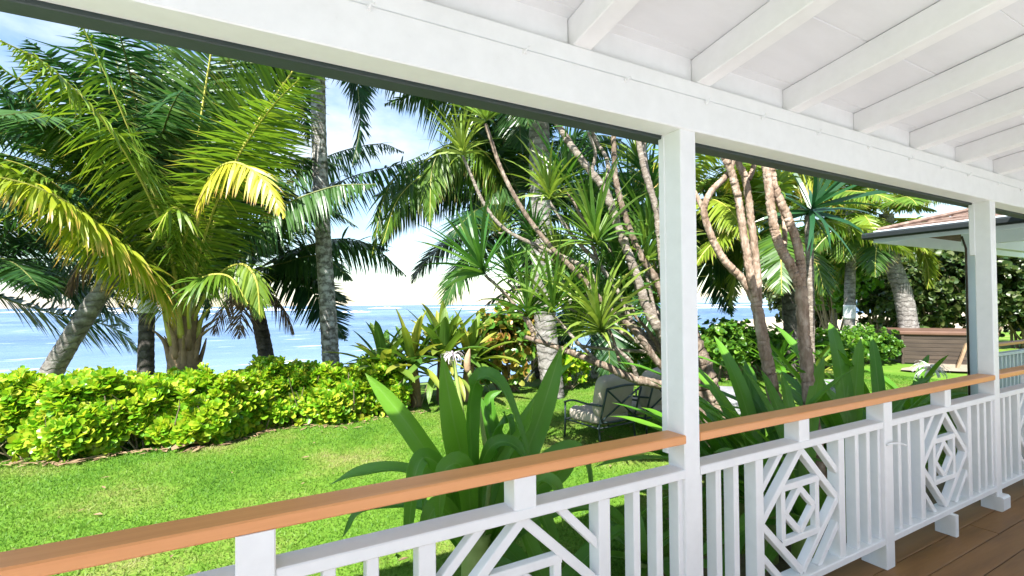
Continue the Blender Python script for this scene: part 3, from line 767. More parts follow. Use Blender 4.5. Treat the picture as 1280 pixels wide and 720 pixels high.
palm('coconut palm rising directly behind the white veranda post', None, 12.5, [(852,440),(853,380),(856,310),(858,250)], 0.16, 0.14, M['palm_trunk'], crown_n=17, L=3.3, leaf=0.8, seed=18, mats=FM, manual=[
     ([(858,252,0),(888,262,-.3),(920,295,-.5),(934,350,-.6)], YK(g=1.0, leaf_len=.85)), ([(858,255,0),(876,290,-.3),(900,330,-.5),(925,350,-.6)], YK(g=1.2, leaf_len=.8, mats=FD)),
     ([(858,250,0),(895,232,0),(940,245,0),(965,290,0)], YK(g=1.2, leaf_len=.85, mats=FD)), ([(858,252,0),(835,215,-.4),(815,205,-.7),(800,245,-.9)], YK(g=1.2, leaf_len=.8, mats=FY)), ([(858,258,0),(880,315,.4),(895,350,.5),(915,395,.5)], YK(g=.6, leaf_len=.8, mats=FD))])
palm('dark trunked palm with yellow-green crown behind the twin brown stems', None, 11.0, [(990,455),(988,410),(984,350),(975,270)], 0.16, 0.13, M['palm_trunk_dark'], crown_n=16, L=2.7, leaf=0.75, seed=19, mats=FM, hang_dead=4,
     manual=[([(975,268,0),(985,225,-0.4),(1015,215,-0.8),(1050,260,-1.1)], YK(mats=FY, g=0.9)), ([(975,268,0),(960,220,-0.4),(935,205,-0.8),(905,235,-1.0)], YK(mats=FY, g=0.9))])
palm('straight palm with white painted band on its trunk beside the wing roof', None, 16.0, [(1062,420),(1062,380),(1063,330),(1064,262)], 0.165, 0.15, M['palm_trunk'], crown_n=15, L=2.7, leaf=0.7, seed=20, mats=FM, band=(0.93, 1.45))
palm('curved grey palm trunk bending up behind the brown spa tub', None, 15.5, [(1136,430),(1135,405),(1128,365),(1116,330),(1108,290),(1108,268)], 0.29, 0.2, M['palm_trunk'], crown_n=14, L=3.0, leaf=0.75, seed=21, mats=FM,
     manual=[([(1108,268,0),(1140,236,-0.4),(1185,232,-0.8),(1222,262,-1.0)], YK(g=0.9, leaf_len=0.8))])
palm('palm with dark low fronds beyond the left end of the hedge', None, 10.0, [(-70,480),(-66,430),(-60,380),(-50,330)], 0.16, 0.14, M['palm_trunk_dark'], crown_n=22, L=4.2, leaf=0.95, seed=22, el_hi=60, el_lo=0,
     manual=[([(-50,335,0),(20,340,0.2),(90,350,0.3),(140,372,0.3),(178,395,0.3)], YK(g=0.7)), ([(-50,345,0),(10,375,0.2),(80,395,0.3),(140,410,0.3),(180,445,0.3)], YK(g=0.6)), ([(-50,340,0),(10,290,0),(60,285,0),(120,320,0)], YK(g=0.9))])

# ------------------------------------------------------------------ branching trees
def blade_rosette(n, L, w, seed, droop=0.5, up=0.95, lowest=1.2):
    """spiky head of narrow arching blades"""
    r = np.random.default_rng(seed)
    V = []; Fq = []; A = []
    K = 5
    for i in range(n):
        u = (i+0.5)/n
        az = i*2.39996 + r.normal(0, 0.15)
        el = up*(1.45 - lowest*u**1.1) + r.normal(0, 0.08)
        l = L*(0.75+0.35*math.sin(math.pi*min(1, u+0.2)))*(1+r.normal(0, 0.1))
        p = np.array([0,0,0.10*(1-u)]); pts = [p.copy()]
        e = el
        for k in range(K):
            e -= droop*(0.08+0.11*k)*(0.5+u)*(1+r.normal(0,0.2))
            p = p + l/K*np.array([math.cos(az)*math.cos(e), math.sin(az)*math.cos(e), math.sin(e)]); pts.append(p.copy())
        tl = r.normal(0, 0.6); side = np.array([-math.sin(az)*math.cos(tl), math.cos(az)*math.cos(tl), math.sin(tl)]); b = len(V)
        wp = [0.6, 1.0, 1.0, 0.8, 0.5]
        for k in range(K):
            for s_ in (-1, 1): V.append(pts[k]+side*s_*w*wp[k]+np.array([0,0,0.25*w*wp[k]])); A.append(k/K)
        V.append(pts[K]); A.append(1.0)
        for k in range(K-1): Fq.append((b+2*k, b+2*k+1, b+2*k+3, b+2*k+2))
        Fq.append((b+2*K-2, b+2*K-1, b+2*K))
    return V, Fq, A
M['blade'] = leaf_mat('dracaena_blade', [(0.022,0.09,0.02),(0.05,0.15,0.025),(0.11,0.21,0.03),(0.20,0.27,0.045)], trans=0.35, rough=0.35, tip=(0.45,0.33,0.12), tip_from=1.08)
M['blade_deep'] = leaf_mat('screw_blade', [(0.012,0.06,0.025),(0.03,0.10,0.03),(0.06,0.14,0.03)], trans=0.22, rough=0.32, tip=(0.4,0.3,0.12), tip_from=1.12)
ros_me = []
for i in range(6):
    V, Fq, A = blade_rosette(54, 0.66, 0.018, 300+i, droop=0.22+0.14*(i%3))
    ros_me.append(make_mesh('leaf_rosette', V, Fq, [M['blade']], False, None, {'along': A}))
def head(parent, o0, px, dep, scale, direction, i, me=None):
    p = at(px[0], px[1], dep) - o0
    o = mesh_obj('leaf_rosette', me or ros_me[i % len(ros_me)], parent, tuple(p))
    d = Vector(direction).normalized()
    q = d.to_track_quat('Z', 'Y'); o.rotation_mode = 'QUATERNION'
    o.rotation_quaternion = q @ Euler((0,0,i*1.3)).to_quaternion()
    o.scale = (scale,)*3
    return o
def limb(parent, o0, path, r0, r1, mat, name='branch', seed=0, ringy=0.02):
    P = [at(x, y, d)-o0 for (x, y, d) in path]
    n = max(16, len(P)*18); C = spline(P, n); r = np.random.default_rng(seed)
    rad = np.linspace(r0, r1, n)*(1+(r.normal(0, 0.05, n)+0.05*(np.arange(n)%3 == 0))*(0.3 if mat is M['bark_tan'] else 1.0))
    C = C + r.normal(0, r1*0.08, C.shape)
    v, f = tube_data(C, rad, 10, True)
    me = make_mesh(name, v, f, [mat], True)
    return mesh_obj(name, me, parent)

d1b = ground(905, 592)
d1 = empty('dragon_tree', tuple(d1b)); tag(d1, 'many-branched dragon tree with spiky leaf heads behind the patio chairs', 'tree')
GB = M['bark_grey']
dd = 4.9
limb(d1, d1b, [(912,600,4.95),(898,540,4.95),(880,480,4.95),(864,430,4.95),(850,400,4.95)], 0.17, 0.10, M['bark_brown'], 'trunk', 1)
limb(d1, d1b, [(893,545,4.9),(866,505,4.85),(833,484,4.8),(791,473,4.75),(760,459,4.75),(720,443,4.75),(690,432,4.8),(655,421,4.8)], 0.056, 0.022, M['bark_brown'], 'branch', 2)
BR = [
    ([(667,424,4.8),(664,412,4.8),(650,390,4.8),(626,362,4.8),(606,344,4.8)], .02, .016),
    ([(745,450,4.75),(724,430,4.7),(706,410,4.7),(691,393,4.7)], .018, .014),
    ([(797,474,4.75),(788,452,4.7),(770,436,4.7),(753,418,4.65)], .022, .016),
    ([(842,470,4.9),(820,450,4.85),(795,415,4.8),(761,386,4.8),(725,345,4.8),(690,310,4.8),(657,268,4.8),(628,215,4.8),(607,155,4.8)], .038, .018),
    ([(745,362,4.85),(737,340,4.9),(715,326,4.95),(680,311,5.0),(633,288,5.0),(607,258,5.0),(590,222,5.0),(579,196,5.0)], .026, .015),
    ([(800,430,4.95),(775,370,5.0),(748,330,5.0),(720,300,5.0),(702,275,5.0),(687,252,5.0)], .028, .016),
    ([(748,330,5.0),(735,290,5.1),(720,258,5.1),(704,232,5.1)], .02, .014),
    ([(845,440,4.95),(833,425,4.9),(810,388,4.9),(792,335,4.9),(775,290,4.9),(757,240,4.9),(738,214,4.9),(714,182,4.9),(692,145,4.9),(680,110,4.9)], .055, .03),
    ([(757,240,4.9),(760,218,4.95),(758,198,5.0),(743,172,5.0),(736,140,5.0)], .026, .018),
    ([(838,420,5.0),(825,360,5.0),(800,318,5.0),(783,275,5.0),(770,225,5.0),(767,165,5.0),(768,120,5.0)], .04, .024),
    ([(845,430,4.8),(836,385,4.8),(828,330,4.8),(820,262,4.8),(806,215,4.8),(797,168,4.8),(792,120,4.8)], .038, .025),
    ([(845,400,5.1),(832,330,5.1),(818,255,5.15),(806,200,5.2),(804,150,5.2)], .032, .022),
    ([(830,450,5.1),(815,420,5.1),(790,390,5.15),(783,375,5.2)], .022, .014),
    ([(838,460,5.0),(824,415,5.0),(812,360,5.05),(806,330,5.1)], .025, .015),
    ([(740,214,4.9),(744,190,4.85),(735,165,4.8)], .018, .014),
    ([(775,455,4.78),(765,420,4.9),(752,395,4.95),(748,388,4.95)], .016, .012),
]
for i, (pa, r0, r1) in enumerate(BR):
    limb(d1, d1b, pa, r0, r1, GB if i % 3 else M['bark_brown'], 'branch', 20+i)
HD = [((606,343),4.8,1.05,(-.35,.2,1)),((691,392),4.7,.95,(0,0,1)),((753,417),4.65,1.15,(-.3,0,1)),((607,152),4.8,.85,(-.1,0,1)),((579,194),5.0,.75,(-.1,.1,1)),((687,250),5.0,.85,(-.1,0,1)),
      ((704,230),5.1,.95,(.2,0,1)),((747,308),4.85,1.15,(-.2,0,1)),((680,108),4.9,.9,(-.2,0,1)),((736,138),5.0,.9,(0,0,1)),((768,118),5.0,1.0,(.1,0,1)),((792,118),4.8,.9,(0,0,1)),((804,148),5.2,.9,(0,0,1)),
      ((783,373),5.2,1.0,(0,0,1)),((806,328),5.1,1.0,(.2,0,1)),((735,163),4.8,.8,(-.3,0,1)),((748,386),4.95,.8,(0,.2,1)),((659,396),4.8,1.0,(0,0,1)),((623,290),5.4,.6,(0,0,1)),((812,300),5.4,1.0,(0,0,1)),((770,345),5.4,1.0,(0,0,1)),((725,372),5.3,.8,(-.2,0,1)),((820,380),5.5,1.0,(0,0,1))]
XH = [((640,348),5.6,.9),((700,340),5.7,.95),((668,300),5.8,.8),((735,275),5.6,.9),((762,300),5.8,1.0),((790,265),5.7,.95),((815,240),5.6,.9),((780,395),5.9,1.0),((800,210),5.8,.9),((722,420),5.5,.8)]
for i, (px, dp, sc) in enumerate(XH):
    head(d1, d1b, px, dp, sc, (-.1,.1,1), i+2)
    limb(d1, d1b, [(846-(846-px[0])*.15, 440, 5.1), ((846+px[0])/2+12, (430+px[1])/2+14, (5.1+dp)/2), (px[0]+4, px[1]+12, dp), (px[0], px[1], dp)], .024, .013, GB, 'branch', 120+i)
limb(d1, d1b, [(680,428,4.8),(670,415,4.8),(659,396,4.8)], .016, .013, GB, 'branch', 61)
for i, (px, dp, sc, di) in enumerate(HD): head(d1, d1b, px, dp, sc, di, i)
limb(d1, d1b, [(633,288,5.0),(628,292,5.2),(623,291,5.4)], .012, .01, GB, 'branch', 62)
limb(d1, d1b, [(800,318,5.0),(806,310,5.2),(812,301,5.4)], .02, .014, GB, 'branch', 63)
limb(d1, d1b, [(792,390,5.12),(780,365,5.3),(770,346,5.4)], .018, .013, GB, 'branch', 64)
limb(d1, d1b, [(761,388,4.8),(742,385,5.1),(725,373,5.3)], .016, .012, GB, 'branch', 65)
limb(d1, d1b, [(838,430,5.0),(830,405,5.3),(820,381,5.5)], .02, .013, GB, 'branch', 66)

# twin brown stems with broad leaf tufts
BB = M['bark_tan']
M['plum_leaf'] = leaf_mat('tuft_leaf', [(0.035,0.11,0.02),(0.08,0.18,0.025),(0.17,0.26,0.03)], trans=0.42, rough=0.4)
tuft_me = []
for i in range(3):
    V, Fq, A = blade_rosette(26, 0.36, 0.032, 340+i, droop=0.7)
    tuft_me.append(make_mesh('leaf_rosette', V, Fq, [M['plum_leaf']], False, None, {'along': A}))
d2b = ground(985, 640)
d2 = empty('slender_tree', tuple(d2b)); tag(d2, 'slim brown tree forking into pale crooked stems left of the straighter forked trunk', 'tree', 'brown stemmed trees behind the railing')
limb(d2, d2b, [(990,650,3.65),(980,560,3.65),(966,490,3.65),(955,430,3.65),(945,378,3.65)], .053, .041, BB, 'trunk', 41)
for i, (pa, r0, r1) in enumerate([
    ([(946,382,3.65),(930,352,3.65),(905,325,3.65),(889,295,3.65),(880,262,3.65),(890,238,3.65),(912,214,3.65),(918,180,3.65)], .031, .021),
    ([(946,380,3.65),(938,345,3.6),(930,295,3.6),(922,245,3.6),(914,215,3.6),(903,190,3.6),(892,150,3.6)], .031, .024),
    ([(948,380,3.7),(945,330,3.7),(938,270,3.7),(932,225,3.7),(922,200,3.7),(915,160,3.7)], .031, .023),
    ([(880,264,3.65),(868,240,3.8),(850,215,3.9)], .02, .014),
    ([(936,225,3.7),(943,205,3.7),(944,180,3.7)], .02, .016)]):
    limb(d2, d2b, pa, r0, r1, BB, 'branch', 50+i)
for i, (px, dp, sc) in enumerate([((918,178),3.65,1),((892,148),3.6,1.1),((915,158),3.7,1),((944,178),3.7,1),((850,213),3.9,.9)]): head(d2, d2b, px, dp, sc, (0.1,0,1), i, tuft_me[i%3])
d3b = ground(1025, 640)
d3 = empty('slender_tree', tuple(d3b)); tag(d3, 'slim brown tree with a single clean fork right of the crooked pale stems', 'tree', 'brown stemmed trees behind the railing')
limb(d3, d3b, [(1030,650,3.5),(1020,560,3.5),(1012,500,3.5),(1006,430,3.5),(1001,360,3.5)], .050, .041, BB, 'trunk', 71)
for i, (pa, r0, r1) in enumerate([
    ([(1001,362,3.5),(990,335,3.5),(976,310,3.5),(968,285,3.5),(962,245,3.5),(957,200,3.5),(953,140,3.5)], .036, .027),
    ([(1001,362,3.5),(1001,330,3.5),(995,300,3.5),(984,270,3.5),(970,238,3.5),(964,210,3.5),(964,170,3.5)], .034, .025),
    ([(978,315,3.5),(981,300,3.6),(979,270,3.65),(968,245,3.7)], .02, .014)]):
    limb(d3, d3b, pa, r0, r1, BB, 'branch', 80+i)
for i, (px, dp, sc) in enumerate([((953,138),3.5,1.1),((964,168),3.5,1.1),((968,243),3.7,.6)]): head(d3, d3b, px, dp, sc, (0,0,1), i+3, tuft_me[i%3])
# near screw-pine head on a thin stem
V, Fq, A = blade_rosette(36, 0.72, 0.02, 351, droop=0.35, up=0.9, lowest=2.1)
scr_me = make_mesh('leaf_rosette', V, Fq, [M['blade_deep']], False, None, {'along': A})
d4b = ground(1016, 585)
d4 = empty('screw_palm', tuple(d4b)); tag(d4, 'thin pale stem topped by a wide star of dark sword leaves near the eave', 'tree')
limb(d4, d4b, [(1016,585,5.0),(1014,470,5.0),(1013,380,5.0),(1012,320,5.0),(1010,268,5.0)], .04, .035, GB, 'trunk', 90)
head(d4, d4b, (1010,268), 5.0, 1.15, (-.30,-.62,.6), 0, scr_me)

# ------------------------------------------------------------------ strappy lilies
M['crinum'] = leaf_mat('lily_leaf', [(0.05,0.175,0.014),(0.085,0.245,0.018),(0.14,0.32,0.026)], trans=0.38, rough=0.3, spec=0.55, veins=1.0, tip=(0.30,0.24,0.08), tip_from=1.1)
M['crinum_y'] = leaf_mat('lily_leaf_yellow', [(0.025,0.08,0.018),(0.05,0.13,0.022),(0.09,0.18,0.026),(0.15,0.23,0.03),(0.30,0.31,0.05)], trans=0.35, rough=0.38, tip=(0.42,0.26,0.12), tip_from=1.12, veins=0.6)
M['stalk'] = surf_mat('lily_stalk', [(0.3,(0.20,0.30,0.06)),(0.7,(0.32,0.40,0.12))], scale=6, rough=0.5, bump=0.05)
M['petal'] = leaf_mat('white_petal', [(0.75,0.75,0.72),(0.85,0.85,0.82)], trans=0.35, rough=0.5, tcol_gain=(1,1,1))
def strap_leaf(ctrl, w, seed=0, side=None, fold=0.35, nseg=18, wave=0.08, twist=0.0, face=None):
    """a broad channelled strap; ctrl = points along its midrib. face: direction the blade's broad side turns to"""
    r = np.random.default_rng(seed)
    C = spline(ctrl, nseg+1); T = np.gradient(C, axis=0); T /= np.linalg.norm(T, axis=1)[:,None]
    fdir = np.array(face if face is not None else (-0.45,-0.85,0.25)); fdir = fdir/np.linalg.norm(fdir)
    V = []; A = []; X = []
    m = 5; ph = r.uniform(0, 6)
    for i in range(nseg+1):
        u = i/nseg
        S = np.cross(T[i], fdir); nn = np.linalg.norm(S)
        S = S/nn if nn > 1e-3 else np.array([1.0,0,0])
        Nn = np.cross(S, T[i])
        tw = twist*u; S, Nn = S*math.cos(tw)+Nn*math.sin(tw), Nn*math.cos(tw)-S*math.sin(tw)
        wp = (0.62+0.38*min(1, u/0.25)) * (1 if u < 0.45 else max(0.0, 1-((u-0.45)/0.55)**2.4))
        hw = w*0.5*wp
        for k in range(m):
            a_ = (k/(m-1))*2-1
            lift = fold*hw*abs(a_)**1.4 + wave*hw*math.sin(u*13+ph+(2.5 if a_ > 0 else 0))*abs(a_)**2
            V.append(C[i] + S*hw*a_ + Nn*lift); A.append(u); X.append(a_)
    Fq = [(i*m+k, i*m+k+1, (i+1)*m+k+1, (i+1)*m+k) for i in range(nseg) for k in range(m-1)]
    return V, Fq, A, X
def leaf_obj(parent, o0, ctrl, w, mat, seed=0, name='leaf', **kw):
    V, Fq, A, X = strap_leaf([np.asarray(c)-o0 for c in ctrl], w, seed, **kw)
    me = make_mesh(name, V, Fq, [mat], True, None, {'along': A, 'across': X})
    return mesh_obj(name, me, parent)
def auto_leaf(o0, az, el, L, sag, w, parent, mat, seed, base=(0,0,0), **kw):
    ctrl = param_frond(np.array(base), az, el, L, sag)
    lim = D0 + 0.26 - o0[1]
    if min(c[1] for c in ctrl) < lim:               # the railing holds the leaf back: it grows up and over instead
        az = -az; ctrl = param_frond(np.array(base), az, min(el+0.35, 1.45), L, sag)
    out = np.array([math.cos(az), math.sin(az), 0]); face = -out*math.sin(el)*1.0 + np.array([0,0,math.cos(el)])
    V, Fq, A, X = strap_leaf(ctrl, w, seed, face=face + np.array([0,0,0.35]), **kw)
    me = make_mesh('leaf', V, Fq, [mat], True, None, {'along': A, 'across': X})
    return mesh_obj('leaf', me, parent)
def pseudo_stem(parent, h, r, mat):
    v, f = tube_data(spline([(0,0,-0.08),(0,0,h*0.5),(0,0,h)], 10), np.linspace(r, r*0.75, 10), 12, True)
    mesh_obj('stem', make_mesh('stem', v, f, [mat], True), parent)

# big lily against the near railing
lb_ = ground(596, 735); lb_[2] = LAWN
l1 = empty('crinum_lily', tuple(lb_)); tag(l1, 'large dark green strap-leaved lily beside the near railing, in front of the lawn', 'plant', 'strap-leaved lilies along the veranda')
dp = 2.75
def base_l1(dx=0, dd=0): return at(596+dx, 690, dp+dd)
L1 = [  # (points px,py,depth offset), width, face
    ([(590,690,0),(580,590,0),(566,520,-.05),(552,441,-.1)], 0.154, None, .0),
    ([(585,690,0),(560,610,.02),(520,545,0),(486,500,0),(456,466,0)], 0.122, None, .0),
    ([(610,690,0),(640,610,.05),(668,540,.1),(688,480,.1),(702,432,.1)], 0.143, None, .0),
    ([(600,690,0),(590,580,-.1),(588,505,-.15),(600,472,-.2),(626,482,-.22),(650,540,-.2),(668,600,-.2)], 0.097, (.2,-.6,.6), .0),
    ([(580,690,0),(545,610,-.1),(500,588,-.15),(450,592,-.15),(412,606,-.15)], 0.100, (0,-.4,1), .0),
    ([(584,690,0),(560,600,-.2),(534,572,-.3),(520,590,-.35),(512,650,-.35),(508,690,-.35)], 0.086, (-.5,-.7,.4), .0),
    ([(590,690,0),(586,610,-.25),(578,585,-.35),(566,580,-.4),(552,600,-.45),(548,680,-.45)], 0.107, (-.4,-.8,.4), .0),
    ([(610,690,0),(655,600,-.05),(690,570,-.1),(720,562,-.1),(735,590,-.1),(738,650,-.1)], 0.086, (.1,-.6,.8), .0),
    ([(612,690,0),(640,590,.25),(620,540,.35),(612,500,.4),(628,488,.4)], 0.092, None, .3),
    ([(605,690,0),(612,620,.15),(634,560,.25),(660,520,.3),(696,470,.35),(720,452,.35)], 0.084, (.0,-.6,.8), .0),
    ([(605,690,0),(622,620,.3),(610,540,.35),(598,490,.4)], 0.107, None, -.2),
    ([(612,690,0),(660,620,.2),(700,590,.2),(728,545,.2)], 0.122, (.2,-.7,.6), .0),
    ([(580,690,0),(540,640,.1),(490,630,.15),(450,640,.15),(428,672,.15)], 0.100, (0,-.5,1), .0),
    ([(590,690,0),(560,640,-.2),(540,640,-.3),(524,700,-.3)], 0.107, (-.4,-.8,.4), .0),
    ([(612,690,0),(640,640,-.1),(668,630,-.15),(690,680,-.15),(694,740,-.15)], 0.107, (.1,-.8,.5), .0),
    ([(612,690,0),(690,640,.3),(760,640,.4),(800,690,.4)], 0.100, (.1,-.5,.8), .0),
    ([(600,690,0),(606,620,.1),(640,560,.1),(660,530,.05),(668,500,.0)], 0.071, (-.6,-.6,.4), .4),
    ([(600,690,0),(596,610,-.05),(612,560,-.1),(640,555,-.1),(662,585,-.1),(672,640,-.1)], 0.076, (.2,-.7,.6), .0),
    ([(596,690,0),(600,600,.2),(618,540,.25),(634,520,.2),(640,560,.15),(646,620,.1)], 0.084, (.4,-.7,.5), .0),
    ([(590,690,0),(566,620,.05),(548,590,.0),(536,600,-.05),(528,640,-.1)], 0.067, (-.5,-.7,.5), .0),
    ([(610,690,0),(650,620,-.2),(676,600,-.25),(696,612,-.3),(704,660,-.3)], 0.084, (.2,-.8,.5), .0),
]
for i, (pp, w, fc, tw) in enumerate(L1):
    leaf_obj(l1, lb_, [at(x, y, dp+d) for (x, y, d) in pp], w, M['crinum'], 400+i, face=fc, twist=tw, fold=0.5, wave=0.16, nseg=26)
v, f = tube_data(spline([(0,0,-0.1)]+[base_l1()-lb_+np.array([0,0,-0.2]), base_l1()-lb_+np.array([0,0,0.1])], 12), np.linspace(0.10, 0.085, 12), 12)
mesh_obj('stem', make_mesh('stem', v, f, [M['stalk']], True), l1)
def spider_flower(parent, p, size, n, seed, mat, drop=0.9):
    r = np.random.default_rng(seed); V = []; Fq = []
    for i in range(n):
        az = i*2.4; el = r.uniform(0.1, 1.35); q = param_frond(p, az, el, size*r.uniform(.75,1.1), drop*2.0)
        C = spline(q, 7); side = np.array([-math.sin(az), math.cos(az), 0])*size*0.075; b = len(V)
        for k, c in enumerate(C):
            s_ = 1-0.75*k/6; V += [c-side*s_, c+side*s_]
        Fq += [(b+2*k, b+2*k+1, b+2*k+3, b+2*k+2) for k in range(6)]
    mesh_obj('flower', make_mesh('flower', V, Fq, [mat]), parent)
M['petal_old'] = leaf_mat('withered_petal', [(0.45,0.36,0.38),(0.62,0.55,0.56)], trans=0.3, rough=0.6, tcol_gain=(1,1,1))
st = [at(600,690,dp)-lb_, at(612,600,dp+.1)-lb_, at(604,540,dp+.1)-lb_, at(594,490,dp+.1)-lb_, at(585,462,dp+.1)-lb_]
MB().tube(spline(st, 14), 0.014, 8).obj('flower_stalk', M['stalk'], l1, True)
st = [at(600,690,dp)-lb_, at(585,560,dp+.2)-lb_, at(572,480,dp+.2)-lb_, at(566,445,dp+.2)-lb_]
fs_ = MB().tube(spline(st, 14), 0.012, 8).obj('flower_stalk', M['stalk'], l1, True)
spider_flower(fs_, st[-1], 0.11, 34, 5, M['petal_old'], 1.2)
bud = [at(585,466,dp+.1)-lb_, at(584,455,dp+.1)-lb_, at(585,445,dp+.1)-lb_, at(587,436,dp+.1)-lb_]
MB().tube(spline(bud, 8), [.014,.02,.022,.022,.02,.016,.01,.003], 8).obj('flower_bud', M['dry'], l1, True)

# lilies behind the second railing
def lily(label, px, py, dep, n, L, w, seed, mat=None, hi=82, lo=12, group='strap-leaved lilies along the veranda', stem_h=0.25, base_z=None):
    b = at(px, py, dep); b[2] = LAWN
    t = empty('crinum_lily', tuple(b)); tag(t, label, 'plant', group)
    r = random.Random(seed)
    pseudo_stem(t, stem_h, 0.09, M['stalk'])
    for i in range(n):
        u = (i+0.5)/n; az = i*2.39996+r.uniform(-.3,.3)+seed
        el = math.radians(hi+(lo-hi)*u)
        auto_leaf(b, az, el, L*r.uniform(.8,1.12), r.uniform(.5,1.15)+0.35*(r.random()<.3), w*r.uniform(.8,1.1), t, mat or M['crinum'], seed*50+i, base=(0,0,stem_h*0.8), fold=0.3, wave=0.1)
    return t
R_ = lily('leafy strap lily between the brown tree stems behind the second railing', 955, 610, 3.4, 25, 1.45, .115, 31, stem_h=.45, lo=5)
R2 = lily('broad arching strap lily right of the forked brown tree behind the railing', 1065, 590, 3.75, 26, 1.55, .12, 32, stem_h=.45, lo=5)
R3 = lily('strap lily in white spider flower near the far post', 1140, 500, 6.2, 18, 1.0, .10, 33, stem_h=.35)
o0 = np.array(R3.location)
fp = at(1163, 463, 6.1)-o0
MB().tube(spline([(0,0,.1), tuple(fp*np.array([.5,.5,.55])), tuple(fp)], 12), .014, 8).obj('flower_stalk', M['stalk'], R3, True)
spider_flower([o for o in R3.children if o.name.startswith('flower_stalk')][0], fp, 0.24, 70, 9, M['petal'], 1.0)
lily('low strap lily behind the pickets left of the tree trunk', 805, 660, 3.2, 12, .55, .09, 34, stem_h=.12, hi=70)
lily('dense strap lily at the foot of the flared tree trunk behind the railing', 918, 605, 3.75, 18, 1.1, .11, 38, stem_h=.35, lo=35)
lily('tall strap lily close against the second railing between two brown trees', 1005, 600, 3.15, 20, 1.2, .105, 39, stem_h=.45, lo=20)
lily('strap lily with arching tips nearest the far post railing', 1105, 570, 4.4, 20, 1.25, .11, 40, stem_h=.45, lo=10)
lily('low strap lily tucked under the near railing panel', 690, 690, 2.75, 10, .75, .12, 35, stem_h=.1, hi=65)

# ragged yellow-green lily clump on the lawn edge
yb = ground(552, 507)
yl = empty('giant_spider_lily', tuple(yb)); tag(yl, 'big yellow-green spider lily clump at the right end of the hedge', 'plant')
r_ = random.Random(77)
for k, (ox, oy, h) in enumerate([(-.45,.1,.78),(0.05,0,.92),(.55,.15,.74),(-.85,.3,.68),(.15,.4,.9)]):
    v, f = tube_data(spline([(ox,oy,-.1),(ox*1.05,oy,h*.5),(ox*1.15,oy,h)], 8), np.linspace(.11,.09,8), 10)
    mesh_obj('stem', make_mesh('stem', v, f, [M['dry']], True), yl)
    for i in range(24):
        u = (i+.5)/24; az = i*2.39996+k*1.1; el = math.radians(84-78*u)
        auto_leaf(yb, az, el, r_.uniform(.9,1.2), r_.uniform(.15,.6)+.5*u, r_.uniform(.14,.19), yl, M['crinum_y'], 900+k*40+i, base=(ox*1.15,oy,h*.93), nseg=12, wave=.05)
for k in range(5):
    az = [3.6,4.2,5.2,4.8,5.8][k]
    auto_leaf(yb, az, math.radians(15), .9, 1.6, .12, yl, M['crinum_y'], 990+k, base=(0.1*k-.2,0,.55), nseg=12)

# ------------------------------------------------------------------ shrubs and hedges
def leaf_shape(kind):
    """small leaf in local x (length 1), returns verts and faces"""
    if kind == 'obovate':
        o = [(0,0),(.35,.15),(.65,.27),(.88,.24),(1.0,0),(.88,-.24),(.65,-.27),(.35,-.15)]
    elif kind == 'round':
        o = [(0,0),(.12,.3),(.42,.5),(.75,.42),(.97,.12),(.97,-.12),(.75,-.42),(.42,-.5),(.12,-.3)]
    else:
        o = [(0,0),(.3,.17),(.6,.19),(1,0),(.6,-.19),(.3,-.17)]
    n = len(o)
    V = [(x, y, 0.35*abs(y)-0.10*x*x) for x, y in o] + [(0.5,0,-0.03)]
    Fq = [(i, (i+1)%n, n) for i in range(n)]
    return np.array(V), Fq
def rosette_mesh(name, kind, n, size, mat, seed, spread=1.25):
    r = np.random.default_rng(seed); lv, lf = leaf_shape(kind); V = []; Fq = []
    for i in range(n):
        u = (i+.5)/n; az = i*2.39996+r.normal(0,.2); el = 1.35-spread*u+r.normal(0,.12)
        s = size*(0.65+.5*u)*(1+r.normal(0,.12)); b = len(V)
        ca, sa, ce, se = math.cos(az), math.sin(az), math.cos(el), math.sin(el)
        tw = r.normal(0,.25)
        X = np.array([ca*ce, sa*ce, se]); Y = np.array([-sa, ca, 0]); Z = np.cross(X, Y)
        Y, Z = Y*math.cos(tw)+Z*math.sin(tw), Z*math.cos(tw)-Y*math.sin(tw)
        q = lv*s
        V += list(q[:,:1]*X+q[:,1:2]*Y+q[:,2:]*Z + np.array([0,0,-.05*u]))
        Fq += [tuple(b+k for k in f) for f in lf]
    return V, Fq
M['hedge_leaf'] = leaf_mat('hedge_leaf', [(0.06,0.19,0.014),(0.13,0.32,0.017),(0.23,0.43,0.021),(0.36,0.48,0.03),(0.46,0.46,0.05)], trans=0.45, rough=0.33, spec=0.5, per_object=False)
M['shrub_leaf'] = leaf_mat('shrub_leaf', [(0.03,0.10,0.015),(0.07,0.18,0.02),(0.14,0.26,0.025)], trans=0.35, rough=0.35, per_object=False)
M['grape_leaf'] = leaf_mat('sea_grape_leaf', [(0.03,0.10,0.02),(0.06,0.17,0.022),(0.14,0.25,0.03),(0.30,0.27,0.05),(0.36,0.18,0.05)], trans=0.32, rough=0.36, per_object=False)
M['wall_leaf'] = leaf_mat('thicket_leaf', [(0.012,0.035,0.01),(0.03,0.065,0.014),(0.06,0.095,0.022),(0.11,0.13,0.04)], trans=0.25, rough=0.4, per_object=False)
M['bright_leaf'] = leaf_mat('bright_tree_leaf', [(0.04,0.13,0.015),(0.09,0.22,0.02),(0.17,0.32,0.03)], trans=0.42, rough=0.4, per_object=False)
M['twig'] = surf_mat('twig', [(0.3,(0.15,0.11,0.07)),(0.7,(0.27,0.21,0.14))], scale=8, rough=0.9, bump=0.3)

